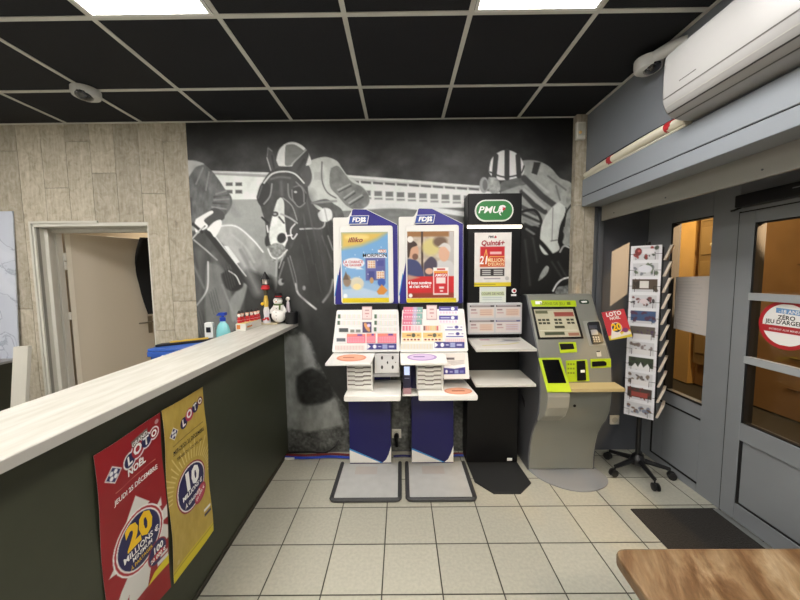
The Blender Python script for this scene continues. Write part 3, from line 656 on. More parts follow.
# ------------------------------------------------------------------ ceiling cameras, emergency sensor, ceiling lights
mcam = mat('camera_grey_plastic', '#c6c6c2', .5); mlens = mat('dark_lens', '#15161a', .12, coat=1)
def dome(c, rad, down, label, arm=None, drop=.055):
    t = thing('security_camera', label, 'security camera', c)
    c = Vector(c); d = Vector(down).normalized()
    MB().lathe([(rad, 0), (rad*1.0, -drop*.5), (rad*.92, -drop*.85), (rad*.7, -drop)], c, 28).build('housing', mcam, t, .003, True)
    e = c+Vector((0, 0, -drop*.78))+Vector((d.x, d.y, 0))*rad*.38
    ln = MB().ball(e, rad*.6, None, 1, 1, .85).build('lens_dome', mlens, t, 0, True)
    MB().lathe([(rad*.64, -.004), (rad*.66, .004), (rad*.60, .006)], e+Vector((0, 0, .0)), 24, None, 1, 1, (d.x*.5, d.y*.5, -1)).build('lens_ring', mat('ring_grey', '#8a8a88', .4), t, 0, True)
    if arm: MB().tube(arm, [.028, .034, .03], 14).build('bracket', mcam, t, 0, True)
dome((-2.05, 2.22, ZC-.005), .078, (.35, -1, 0), 'small grey dome camera on the black ceiling above the open doorway')
dome((1.412, 1.94, ZC-.035), .070, (.1, -1, 0), 'grey dome camera on a wall bracket beside the air conditioner', [(1.40, 1.88, ZC-.06), (1.44, 1.83, ZC-.052), (1.488, 1.77, ZC-.055)], .07)
t = thing('emergency_light', 'small white wall box on top of the wooden pilaster', 'wall box', (1.405, 2.635, 2.6))
box('box_body', (1.372, 2.612, 2.558), (1.442, 2.644, 2.69), mat('sensor_white', '#dcdad0', .5), t, .006)
MB().ball((1.398, 2.611, 2.608), .013).build('indicator', mat('amber_lens', '#e8c27a', .3), t, 0, True)
box('face_panel', (1.382, 2.609, 2.585), (1.432, 2.6125, 2.675), mat('sensor_face', '#c6c4b8', .5), t, .002)
mled = mat('led_diffuser', '#ffffff', .5, emit='#fffaf4', estr=19); mlf = mat('white_light_frame', '#dcdcd8', .4)
def clight(cx0, cy0, label, group=None):
    t = thing('ceiling_light', label, 'ceiling light', (cx0+.3, cy0+.3, ZC), group)
    box('diffuser', (cx0+.03, cy0+.03, ZC-.009), (cx0+.57, cy0+.57, ZC-.0046), mled, t)
    m_ = MB()
    for a, b_ in (((.013, .013), (.587, .03)), ((.013, .57), (.587, .587)), ((.013, .03), (.03, .57)), ((.57, .03), (.587, .57))): m_.box((cx0+a[0], cy0+a[1], ZC-.012), (cx0+b_[0], cy0+b_[1], ZC-.0046))
    m_.build('frame', mlf, t, .002)
clight(CX, CY-.6, 'square LED ceiling panel above the counter, left of the two in view')
clight(CX+1.8, CY-.6, 'square LED ceiling panel above the right side, right of the two in view')
for y in (-.76-.0, -2.56+.0): 
    for x in (CX-1.8, CX, CX+1.8): clight(x, y, 'square LED ceiling panel further back in the room', 'ceiling lights behind the viewpoint')
clight(CX-1.8, CY-.6, 'square LED ceiling panel left of the counter, outside the view')

# ------------------------------------------------------------------ left doorway and the room behind it
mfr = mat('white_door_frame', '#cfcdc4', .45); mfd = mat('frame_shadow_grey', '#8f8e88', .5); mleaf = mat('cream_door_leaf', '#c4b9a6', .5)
d2 = MB()
d2.box((DX0-.012, YW-.012, 0), (DX0+.006, YW+.01, DZ+.012)); d2.box((DX0-.012, YW-.012, DZ-.004), (-2.48, YW+.01, DZ+.014))
d2.box((DX0, YW, 0), (DX0+.022, YW+.15, DZ)); d2.box((DX0, YW, DZ-.03), (DX1, YW+.15, DZ)); d2.box((DX1-.012, YW, 0), (DX1, YW+.15, DZ))
d2.box((DX0, YW+.07, 0), (DX0+.052, YW+.088, DZ-.04)); d2.box((DX0, YW+.15, 0), (DX0+.04, YW+.20, DZ-.03)); d2.box((DX0, YW+.13, DZ-.06), (DX1, YW+.20, DZ-.03))
df = ident(d2.build('door_2', mfr, None, .003), kind='structure')
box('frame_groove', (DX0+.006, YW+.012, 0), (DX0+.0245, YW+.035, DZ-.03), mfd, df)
hp = Vector((DX0+.045, YW+.215, 0)); ang = math.radians(62); lw = .67
dv = Vector((math.cos(ang), math.sin(ang), 0)); nv_ = Vector((-dv.y, dv.x, 0))
lt = thing('door_leaf', 'plain cream door standing open in the left doorway', 'door', hp)
zl = 1.925
MB().prism([hp, hp+dv*lw, hp+dv*lw+nv_*.04, hp+nv_*.04], (0, 0, zl)).build('leaf', mleaf, lt, .003)
MB().prism([hp+dv*.0-nv_*.003, hp+dv*.035-nv_*.003, hp+dv*.035, hp], (0, 0, zl)).build('leaf_edge', mat('pale_leaf_edge', '#d6cebd', .5), lt, .001)
hm = mat('steel_handle', '#8d877a', .3, metal=.8)
h0 = hp+dv*(lw-.06)
hd = MB().prism([h0-dv*.02-nv_*.006+Vector((0, 0, .93)), h0+dv*.02-nv_*.006+Vector((0, 0, .93)), h0+dv*.02+Vector((0, 0, .93)), h0-dv*.02+Vector((0, 0, .93))], (0, 0, .18)).build('handle_plate', hm, lt, .002)
MB().tube([h0-nv_*.005+Vector((0, 0, 1.05)), h0-nv_*.05+Vector((0, 0, 1.05)), h0-nv_*.055-dv*.02+Vector((0, 0, 1.05)), h0-nv_*.055-dv*.12+Vector((0, 0, 1.05))], .009, 10).build('lever', hm, hd, 0, True)
for z in (.25, 1.15, 1.6, 1.68):
    MB().tube([hp-dv*.012-nv_*.004+Vector((0, 0, z)), hp-dv*.012-nv_*.004+Vector((0, 0, z+.07))], .011, 8).build('hinge', mat('hinge_white', '#d5d2c8', .4), lt, 0, True)
# black garment over the top corner of the leaf
tp = hp+dv*(lw-.02)
gm = MB(); rows = []
random.seed(3)
for j in range(13):
    v = j/12; z = zl+.012-v*.80; half = .06+.11*math.sin(min(1, v*2.0)*PI*.5)*(1-.75*max(0, v-.35)/.65)
    row = []
    for i in range(14):
        a = 2*PI*i/14; rx = half*(1+.12*math.sin(3*a+v*5)); ry = .028+.014*math.sin(2*a+v*7)
        c = tp+dv*(-.035+.06*v)-nv_*(.045)
        row.append(c+dv*rx*math.cos(a)+nv_*ry*math.sin(a)*.8+Vector((0, 0, z)))
    rows.append(row)
vs = [p for r in rows for p in r]; fs = [(j*14+i, j*14+(i+1) % 14, (j+1)*14+(i+1) % 14, (j+1)*14+i) for j in range(12) for i in range(14)]+[list(range(14))[::-1], list(range(12*14, 13*14))]
ident(gm.raw(vs, fs).build('hanging_coat', mat('black_cloth', '#08080a', .9), None, 0, True), 'black garment hung over the top corner of the open cream door', 'coat')
mbk = mat('beige_back_room', '#c9b79a', .7)
bk = MB(); bk.box((-4.2, 3.9, 0), (-1.6, 4.0, 2.7)); bk.box((-4.25, 2.87, 0), (-4.2, 4.0, 2.7)); bk.box((-1.65, 2.87, 0), (-1.6, 4.0, 2.7)); bk.box((-4.25, 2.86, 2.5), (-1.6, 4.0, 2.6))
ident(bk.build('wall_back_room', mbk), kind='structure')

# marble sheet, cabinet and white board at the far left
def marble():
    m = mat('blue_white_marble', '#b9c0d2', .25); nt = m.node_tree; b = nt.nodes['Principled BSDF']; L = nt.links.new
    g = nt.nodes.new('ShaderNodeNewGeometry'); n = nt.nodes.new('ShaderNodeTexNoise'); n.inputs['Scale'].default_value = 2.6; n.inputs['Detail'].default_value = 9; n.inputs['Distortion'].default_value = 1.2
    L(g.outputs['Position'], n.inputs['Vector']); r = nt.nodes.new('ShaderNodeValToRGB'); e = r.color_ramp.elements
    e[0].position = .40; e[0].color = (*lin('#cfd4e0'), 1); e[1].position = .60; e[1].color = (*lin('#c4cad8'), 1)
    q = e.new(.49); q.color = (*lin('#c8cedb'), 1); q = e.new(.505); q.color = (*lin('#a2a9ba'), 1); q = e.new(.52); q.color = (*lin('#c6ccd9'), 1)
    L(n.outputs['Fac'], r.inputs['Fac']); L(r.outputs['Color'], b.inputs['Base Color']); return m
pm = MB().prism([(-3.9, 2.66, .86), (-3.205, 2.66, .86), (-3.165, 2.688, 2.075), (-3.9, 2.688, 2.075)], (0, .010, 0))
ident(pm.build('marble_sheet', marble(), None, .001), 'pale blue veined marble sheet leaning on the plank wall at far left', 'marble sheet')
t = thing('low_cabinet', 'dark low cabinet under the marble sheet behind the counter', 'cabinet', (-3.6, 2.45, 0))
box('body', (-4.0, 2.25, 0), (-3.22, 2.69, .84), mat('dark_green_laminate', '#2a2c22', .5), t, .004)
box('top', (-4.02, 2.235, .84), (-3.205, 2.696, .8598), mat('grey_top', '#8c8c8c', .4), t, .003)
bd = MB().prism([ony(14, 347, 2.40), ony(28.5, 346, 2.40), (-2.86, 2.40, 0.06), (-3.09, 2.40, 0.06)], (.0, .06, .0))
vv = [ony(13, 347, 2.40), ony(28, 346, 2.40)]
sx_ = (vv[0].x-ony(7, 408, 2.40).x)/(vv[0].z-ony(7, 408, 2.40).z)
bd = MB().prism([vv[0], vv[1], (vv[1].x-sx_*vv[1].z*.75, 2.40, .002), (vv[0].x-sx_*vv[0].z*.75, 2.40, .002)], (.004, .025, 0))
ident(bd.build('white_board', mat('white_melamine', '#d7d4ca', .4), None, .003), 'narrow white board leaning between counter and dark cabinet', 'board')

# ------------------------------------------------------------------ reception counter
mgreen = mat('olive_green_laminate', '#3a3d2e', .5, noise=.05, nscale=15)
def ctop():
    m = mat('pale_limed_wood_top', '#d6d2c8', .4); nt = m.node_tree; b = nt.nodes['Principled BSDF']; L = nt.links.new
    g = nt.nodes.new('ShaderNodeNewGeometry'); v = nt.nodes.new('ShaderNodeVectorMath'); v.operation = 'MULTIPLY'; v.inputs[1].default_value = (9, 1.2, 9); L(g.outputs['Position'], v.inputs[0])
    n = nt.nodes.new('ShaderNodeTexNoise'); n.inputs['Scale'].default_value = 4; n.inputs['Detail'].default_value = 7; L(v.outputs[0], n.inputs['Vector'])
    r = nt.nodes.new('ShaderNodeValToRGB'); e = r.color_ramp.elements; e[0].position = .3; e[0].color = (*lin('#b7b4a8'), 1); e[1].position = .7; e[1].color = (*lin('#cbc9c1'), 1)
    L(n.outputs['Fac'], r.inputs['Fac']); L(r.outputs['Color'], b.inputs['Base Color']); return m
MCT = ctop(); CT = 1.136
t = thing('reception_counter', 'long dark green counter with a pale wooden top and two posters', 'counter', (-1.03, 1.0, 0))
box('front_panel', (-1.05, -1.2, 0), (-.99, 2.695, CT-.032), mgreen, t)
box('raised_top', (-1.19, -1.2, CT-.03), (-.868, 2.695, CT), MCT, t, .002)
box('edge_band', (-.8685, -1.2, CT-.0295), (-.866, 2.695, CT-.002), mat('pale_edge_band', '#bab7b0', .45), t)
box('kickboard', (-.988, -1.2, 0.002), (-.984, 2.695, .028), mat('dark_kick', '#3a372d', .6), t)
ts = box('staff_worktop', (-1.78, -1.2, .80), (-1.052, 2.2, .83), MCT, t, .002)
box('staff_cabinet', (-1.72, -1.2, 0), (-1.052, 2.2, .798), mgreen, t)
# posters on the counter front
CL = lambda px, py: onx(px, py, -.9885)
def badge(k, x, y, q):
    for r, c in ((12, (238, 236, 232)), (10, (34, 32, 92))): k.poly([(x-r*q, y+r*.1*q), (x-r*.1*q, y-r*.95*q), (x+r*q, y-r*.1*q), (x+r*.1*q, y+r*.95*q)], c)
    for a, b_ in ((-1, -1), (1, -1), (-1, 1), (1, 1)): k.ell(x+a*2.9*q, y+b_*2.9*q, 2.6*q, 2.6*q, (236, 236, 238))
def p_red(k):                                # 100 x 210 units
    k.C[:] = (150, 24, 33); k.C -= (fbm(k.X/30, k.Y/30, 4)[:, None]-.5)*10
    k.poly([(52, 84), (73, 106), (20, 126)], (222, 220, 214)); k.poly([(18, 182), (-2, 210), (10, 213), (28, 196), (24, 213), (60, 213), (70, 180), (52, 150)], (222, 220, 214))
    k.poly([(70, 140), (100, 128), (100, 146), (86, 146), (100, 158), (100, 176), (70, 178)], (222, 220, 214))
    for a in ((12, 150), (86, 118)): k.poly([(a[0]-6, a[1]+4), (a[0]+5, a[1]-6), (a[0]+5, a[1]+6)], (222, 220, 214))
    k.ell(52, 142, 40, 39, (240, 238, 234)); k.ell(52, 142, 38, 37, (170, 30, 40)); k.ell(52, 142, 35.5, 34.5, (240, 238, 234)); k.ell(52, 142, 33.5, 32.5, (30, 28, 82))
    k.ell(79, 181, 18, 17, (150, 30, 50)); k.ell(79, 181, 16, 15.5, (36, 30, 84)); k.ell(80, 186, 13, 5, (185, 40, 60))
    k.poly([(72, 205), (102, 200), (102, 214), (60, 214)], (222, 205, 40)); k.rect(78, 196, 99, 202, (225, 225, 225)); k.rect(84, 190, 98, 194, (225, 225, 225))
    # clover badge
    badge(k, 20, 36, 1.0)
    for cx1, cy1, r in ((45, 34, 11), (59, 28, 12.5), (74, 25, 10.5), (88, 22, 9)): k.ell(cx1, cy1, r, r*.95, (240, 240, 240))
    for cx1, cy1, r, c in ((45, 34, 9, (30, 28, 82)), (59, 28, 10.5, (170, 30, 44)), (74, 25, 8.6, (30, 28, 82)), (88, 22, 7.2, (150, 30, 44))): k.ell(cx1, cy1, r, r*.95, c)
    k.poly([(48, 13), (76, 9), (77, 17), (50, 22)], (120, 112, 104)); k.ell(93, 9, 3.5, 3.2, (190, 150, 150))
    for y in (64, 78): k.line([(22, y-4), (88, y-6)], .8, (210, 140, 120))
def wav(u, v): return .004*math.sin(v*9+u*3)+.002*math.sin(u*7)+.006
rp = Sheet('red_loto_poster', [CL(95, 457), CL(160, 412), CL(171, 590), CL(102, 604)], 100, 214, 1.0, p_red, warp=wav, thick=.001)
C0 = [(-.9885, .987, .962), (-.9885, 1.272, .980), (-.9885, 1.268, .222), (-.9885, .987, .25)]
def z_at(px, py): return onx(px, py, -.9885).z
rp_o = rp.o; bpy.data.objects.remove(rp_o)
rp = Sheet('lottery_poster', C0, 100, 250, 1.0, p_red, warp=wav, thick=.001)
ident(rp.o, 'red Christmas lottery poster on the counter front with 20 millions in an oval', 'poster')
[rp.text(q, a, b_+4.6, 12*r, inkw, bold=.06, rot=-.12) for q, a, b_, r in (('L', 45, 34, .9), ('O', 59, 28, 1.05), ('T', 74, 25, .9), ('O', 88, 21.5, .72))]; rp.text('GRAND', 62.5, 18.5, 5, inkw, bold=.02, wide=1.1, rot=-.14)
rp.text('NOËL', 56, 52, 8.5, inkw, bold=.06, rot=-.04); rp.text('JEUDI 25 DÉCEMBRE', 55, 73, 6.2, inkw, bold=.03, wide=.92, rot=-.03)
rp.text('20', 53, 142, 28, inky, bold=.07, wide=1.05, rot=-.05, label='gold numerals 20'); rp.text('MILLIONS €', 54, 153, 7.5, inkw, bold=.03, wide=1.05, rot=-.05); rp.text('MINIMUM', 54, 160.5, 5.5, inkw, bold=.02, rot=-.05)
rp.text('À PARTAGER', 52, 168, 4.5, inky, bold=.02, rot=-.05)
rp.text('100', 80, 180, 9, inkw, bold=.05, rot=-.05); rp.text('20 000 €', 80, 189, 5.5, inkw, bold=.04, rot=-.05)
def p_gold(k):
    n = fbm(k.X/6, k.Y/14, 6, 4); k.C[:] = np.array([188, 162, 76])+(n-.5)[:, None]*22
    for i in range(26):
        a = -PI*.98+i*PI/25*.98; r0, r1 = 45, 58+9*((i*7) % 3)
        k.line([(52+r0*math.cos(a), 140+r0*.95*math.sin(a)), (52+r1*math.cos(a), 140+r1*.95*math.sin(a))], 1.5, (222, 202, 130), 1.2)
    badge(k, 20, 42, .85)
    for cx1, cy1, r, c in ((45, 37, 9, (30, 28, 82)), (60, 30, 10.5, (190, 60, 90)), (76, 25, 8.6, (30, 28, 82)), (90, 20, 7.2, (110, 40, 60))): k.ell(cx1, cy1, r, r*.95, c)
    for y in (60, 74): k.line([(18, y), (92, y-4)], .9, (90, 74, 30))
    k.ell(52, 140, 37, 37, (150, 40, 60)); k.ell(52, 140, 35, 35, (235, 232, 225)); k.ell(52, 140, 33, 33, (34, 30, 84))
    k.ell(74, 166, 17, 13, (165, 50, 70), 1, 1, -.5); k.ell(74, 166, 14.5, 10.5, (190, 70, 95), 1, 1, -.5)
    k.rect(-2, 236, 102, 252, (214, 196, 40)); k.rect(-2, 238, 102, 240, (170, 150, 50)); k.rect(80, 200, 97, 204, (235, 235, 235)); k.rect(80, 208, 97, 212, (60, 60, 90)); k.ell(12, 230, 3, 3, (200, 180, 120))
gp = Sheet('lottery_poster', [(-.9885, 1.282, .983), (-.9885, 1.562, .984), (-.9885, 1.572, .223), (-.9885, 1.29, .214)], 100, 252, 1.0, p_gold, warp=lambda u, v: .004*math.sin(v*11+u*4)+.007, thick=.001)
ident(gp.o, 'gold new year lottery poster on the counter front with 10 millions in an oval', 'poster')
[gp.text(q, a, b_+4.4, 12*r, inkw, bold=.06, rot=-.15) for q, a, b_, r in (('L', 45, 37, .9), ('O', 60, 30, 1.05), ('T', 76, 25, .9), ('O', 90, 19.5, .72))]; gp.text('MERCREDI 31 DÉCEMBRE', 55, 71, 5.6, inkk, bold=.012, wide=.86, rot=-.04); gp.text('TIRAGE DU NOUVEL AN', 55, 84, 4.4, inkk, bold=.005, wide=.9, rot=-.04)
gp.text('10', 52, 139, 26, inkw, bold=.08, rot=-.05); gp.text('MILLIONS €', 53, 149, 7, inkw, bold=.05, rot=-.05); gp.text('À GAGNER', 53, 163, 6, inkw, bold=.04, rot=-.05); gp.text('20 000 €', 74, 168, 5, inkw, bold=.03, rot=-.4)

# ------------------------------------------------------------------ things on and behind the counter
t = thing('storage_crate', 'blue plastic crate standing behind the counter below the plank wall', 'crate', (-1.5, 2.1, .83))
mbl = mat('blue_plastic', '#1f4fa8', .4); 
cr_ = MB(); xa, xb, yc, yd, z0, z1 = -1.50, -1.215, 1.90, 2.17, .831, 1.084
cr_.box((xa, yc, z0), (xb, yc+.012, z1)); cr_.box((xa, yd-.012, z0), (xb, yd, z1)); cr_.box((xa, yc, z0), (xa+.012, yd, z1)); cr_.box((xb-.012, yc, z0), (xb, yd, z1)); cr_.box((xa, yc, z0), (xb, yd, z0+.012))
cr_.box((xa-.01, yc-.012, z1-.03), (xb+.01, yc+.004, z1)); cr_.build('crate_body', mbl, t, .003)
box('lid', (xa-.008, yc-.01, z1+.001), (xb+.008, yd+.008, z1+.018), mat('blue_lid', '#2a56a8', .4), t, .004)
box('latch', (-1.42, yc-.02, z1-.055), (-1.38, yc-.012, z1-.02), mat('pale_latch', '#c9d2e0', .4), t, .002)
ident(MB().prism([(-1.49, 1.93, 1.103), (-1.23, 2.12, 1.103), (-1.26, 2.165, 1.103), (-1.495, 1.99, 1.103)], (0, 0, .014)).build('notebook', mat('black_cover', '#15151a', .5), None, .002), 'thin black notebook lying on the blue crate', 'notebook')
ident(MB().prism([(-1.44, 1.985, 1.1175), (-1.27, 2.105, 1.1175), (-1.285, 2.13, 1.1175), (-1.45, 2.01, 1.1175)], (0, 0, .008)).build('yellow_folder', mat('yellow_card', '#c9a53a', .5), None, .001), 'narrow yellow folder on top of the black notebook', 'folder')
# low shelf behind the far end of the counter carries the bottle and terminal
ident(box('back_shelf', (-1.40, 2.20, .985), (-1.193, 2.69, 1.0), MCT, None, .002), 'narrow pale shelf fixed behind the far end of the counter', 'shelf')
t = thing('card_reader', 'small white upright card reader behind the counter beside the blue soap bottle', 'card reader', (-1.33, 2.14, 1.0))
c = onz(208.5, 336, 1.11); mwp = mat('white_plastic', '#dcdcd8', .4)
rx = ony(208.5, 330, 2.25).x
MB().prism(rounded([(rx-.030, 2.25, 1.001), (rx+.030, 2.25, 1.001), (rx+.028, 2.25, 1.205), (rx-.028, 2.25, 1.205)], .012), (0, .03, 0)).build('reader_body', mwp, t, .002)
box('screen', (rx-.016, 2.247, 1.135), (rx+.016, 2.2505, 1.172), mat('dark_screen', '#1a1c24', .2), t, .001)
bxx = ony(223.3, 330, 2.25).x
t = thing('soap_bottle', 'aqua liquid soap bottle with a blue pump standing behind the counter', 'bottle', (bxx, 2.25, 1.0))
MB().lathe([(.042, 0), (.048, .008), (.049, .10), (.046, .15), (.036, .185), (.020, .205), (.015, .22)], (bxx, 2.25, 1.001), 24, None, 1, .7).build('bottle_body', mat('aqua_liquid', '#7fc4c6', .2), t, 0, True)
pb = MB().lathe([(.020, .0), (.020, .025), (.009, .03), (.008, .055)], (bxx, 2.25, 1.215), 16).build('pump', mat('royal_blue_plastic', '#1c3fa4', .35), t, 0, True)
MB().prism(rounded([(bxx-.040, 2.235, 1.254), (bxx+.025, 2.235, 1.254), (bxx+.025, 2.235, 1.276), (bxx-.02, 2.235, 1.276)], .006), (0, .03, 0)).build('pump_head', mat('royal_blue_plastic', '#1c3fa4'), pb, .003)
# box with six little Santa figures
t = thing('display_box', 'white and orange cardboard box under the row of small santa figures', 'box', (-1.13, 2.42, CT))
ya_, yb_ = 2.30, 2.56
bx = box('carton', (-1.188, ya_, CT+.0006), (-1.115, yb_, CT+.05), mat('white_card', '#dedbd2', .6), t, .001)
box('orange_print', (-1.180, ya_-.001, CT+.012), (-1.155, ya_, CT+.042), mat('orange_print', '#d98442', .6), t)
box('orange_print', (-1.1155, ya_+.02, CT+.018), (-1.1145, ya_+.10, CT+.030), mat('orange_print', '#d98442', .6), t)
box('yellow_top', (-1.186, ya_+.002, CT+.0502), (-1.117, yb_-.002, CT+.052), mat('yellow_print', '#e3cf8a', .6), t)
msr = mat('santa_red', '#c4252c', .45); mws = mat('cream_beard', '#efe8df', .6); msk = mat('skin_figure', '#d9a184', .6); mdk = mat('dark_cap', '#25201f', .6)
figx = [237, 241.5, 246.5, 251, 256, 260]
ordn = ['leftmost of the six small red santa figures on the counter', 'second from the left of the six small red santa figures', 'third from the left of the six small red santa figures', 'fourth from the left of the six small red santa figures', 'fifth from the left of the six small red santa figures', 'rightmost of the six small red santa figures, beside the lantern ornament']
for i, px in enumerate(figx):
    y = 2.335+.040*i; x = ony(px+1, 320, y).x; x = max(-1.175, min(-1.128, x)); zb = CT+.0526
    t = thing('santa_figure', ordn[i], 'figurine', (x, y, zb), 'santa figures on the counter')
    MB().lathe([(.014, 0), (.016, .012), (.015, .03), (.010, .045), (.008, .048)], (x, y, zb), 16).build('coat', msr, t, 0, True)
    MB().lathe([(.0155, .012), (.0158, .018)], (x, y, zb), 16).build('belt', inkw, t)
    MB().ball((x, y-.001, zb+.060), .0135, None, 1, 1, 1.1, 12).build('head', msk, t, 0, True)
    MB().ball((x+.001, y-.008, zb+.054), .011, None, 1, .8, 1.2, 12).build('beard', mws, t, 0, True)
    MB().lathe([(.0125, 0), (.011, .009), (.006, .018), (.002, .022)], (x-.001, y, zb+.068), 14).build('cap', mdk, t, 0, True)
# wooden base with lantern and snowman
xs, ys = -1.10, 2.61
ident(box('wooden_board', (-1.188, 2.575, CT+.0006), (-1.00, 2.665, CT+.012), mat('pale_wood_base', '#cdbf9f', .6), None, .002), 'thin pale wooden board under the snowman and the lantern ornament', 'board')
zb = CT+.0126
lx, ly = ony(266, 300, 2.60).x, 2.60
t = thing('lantern_ornament', 'tall christmas lantern ornament with a black roof and red collar beside the snowman', 'ornament', (lx, ly, zb))
MB().lathe([(.030, 0), (.030, .02), (.020, .05), (.024, .10), (.016, .13)], (lx, ly, zb), 18).build('post_base', mat('white_glitter', '#d9d7da', .5), t, 0, True)
MB().lathe([(.016, .13), (.020, .165), (.015, .20), (.012, .22)], (lx, ly, zb), 18).build('post', mat('gold_ribbon', '#d5b24a', .4), t, 0, True)
MB().lathe([(.022, .265), (.034, .275), (.030, .30), (.022, .305)], (lx, ly, zb), 18).build('collar', msr, t, 0, True)
MB().lathe([(.014, .225), (.016, .25), (.014, .265)], (lx, ly, zb), 14).build('bow', mat('dark_bow', '#46402e', .6), t, 0, True)
lh = MB()
lh.lathe([(.024, .305), (.027, .31), (.027, .312)], (lx, ly, zb), 6)
for k in range(6):
    a = PI/6+k*PI/3; lh.tube([(lx+.024*math.cos(a), ly+.024*math.sin(a), zb+.31), (lx+.028*math.cos(a), ly+.028*math.sin(a), zb+.352)], .003, 6)
lh.lathe([(.042, .350), (.035, .360), (.012, .396), (.003, .412)], (lx, ly, zb), 6)
lh.build('lantern_frame', mat('black_lantern', '#141214', .5), t)
MB().lathe([(.020, .312), (.023, .350)], (lx, ly, zb), 12).build('lantern_glass', mat('warm_glass', '#f4e6da', .3), t, 0, True)
MB().ball((lx-.022, ly-.02, zb+.155), .013).build('bell', inky, t, 0, True)
for k in range(5): MB().ball((lx+.022*math.cos(k*1.1-2.6), ly-.022, zb+.03+.010*(k % 2)), .009, None, 1, 1, 1, 10).build('berry', msr, t, 0, True)
sxm = ony(278, 305, 2.605).x; sy = 2.615
t = thing('snowman', 'white snowman ornament with black top hat and green scarf on the counter end', 'ornament', (sxm, sy, zb))
MB().ball((sxm, sy, zb+.058), .058, None, 1, .8, 1.0, 22).ball((sxm, sy, zb+.122), .045, None, 1, .85, .9, 20).build('body', mat('snow_white', '#e9e7e2', .6), t, 0, True)
MB().ball((sxm-.002, sy-.003, zb+.175), .036, None, 1, .9, .95, 20).build('head', mat('snow_white', '#e9e7e2'), t, 0, True)
MB().lathe([(.042, 0), (.042, .004), (.026, .006), (.024, .036), (.001, .038)], (sxm+.003, sy, zb+.203), 20).build('top_hat', mat('black_felt', '#171214', .8), t, 0, True)
MB().lathe([(.0262, .007), (.0258, .014)], (sxm+.003, sy, zb+.203), 20).build('hat_band', msr, t, 0, True)
MB().lathe([(.032, -.008), (.040, 0), (.032, .008)], (sxm, sy, zb+.146), 20).build('scarf', mat('green_scarf', '#56683a', .8), t, 0, True)
MB().prism([(sxm+.018, sy-.040, zb+.146), (sxm+.034, sy-.038, zb+.144), (sxm+.032, sy-.046, zb+.105), (sxm+.020, sy-.047, zb+.108)], (0, -.005, 0)).build('scarf_end', mat('green_scarf', '#56683a'), t, .002)
MB().lathe([(.005, 0), (.001, .022)], (sxm-.004, sy-.034, zb+.172), 10, None, 1, 1, (0, -1, -.1)).build('nose', mat('carrot', '#c9763a', .5), t, 0, True)
for dx in (-.013, .009): MB().ball((sxm+dx-.002, sy-.033, zb+.185), .0035, None, 1, 1, 1, 8).build('eye', inkk, t)
for dz in (.118, .088, .06, .034): MB().ball((sxm-.004, sy-.047 if dz < .1 else sy-.038, zb+dz), .004, None, 1, 1, 1, 8).build('button', inkp, t)
for sx2 in (-1, 1): MB().tube([(sxm+sx2*.035, sy, zb+.125), (sxm+sx2*.055, sy-.01, zb+.10), (sxm+sx2*.056, sy-.015, zb+.075)], [.013, .012, .013], 10).build('arm', mat('snow_white', '#e9e7e2'), t, 0, True)
wx = ony(287.5, 300, 2.665).x
t = thing('white_figurine', 'slim pale pink and white figurine behind the snowman', 'figurine', (wx, 2.672, CT))
MB().lathe([(.024, 0), (.021, .08), (.015, .13), (.012, .17), (.004, .185)], (wx, 2.672, CT+.0006), 16).build('robe', mat('pale_pink', '#d8ccd2', .5), t, 0, True)
MB().ball((wx, 2.672, CT+.20), .017).build('head', mws, t, 0, True)
kx = ony(292, 315, 2.63).x
t = thing('black_cup', 'black pen cup at the very end of the counter beside the snowman', 'cup', (kx, 2.62, CT))
MB().lathe([(.045, 0), (.050, .002), (.052, .098), (.048, .098), (.045, .01), (.001, .01)], (kx, 2.625, CT+.0006), 28).build('cup_body', mat('black_plastic', '#101013', .4), t, 0, True)

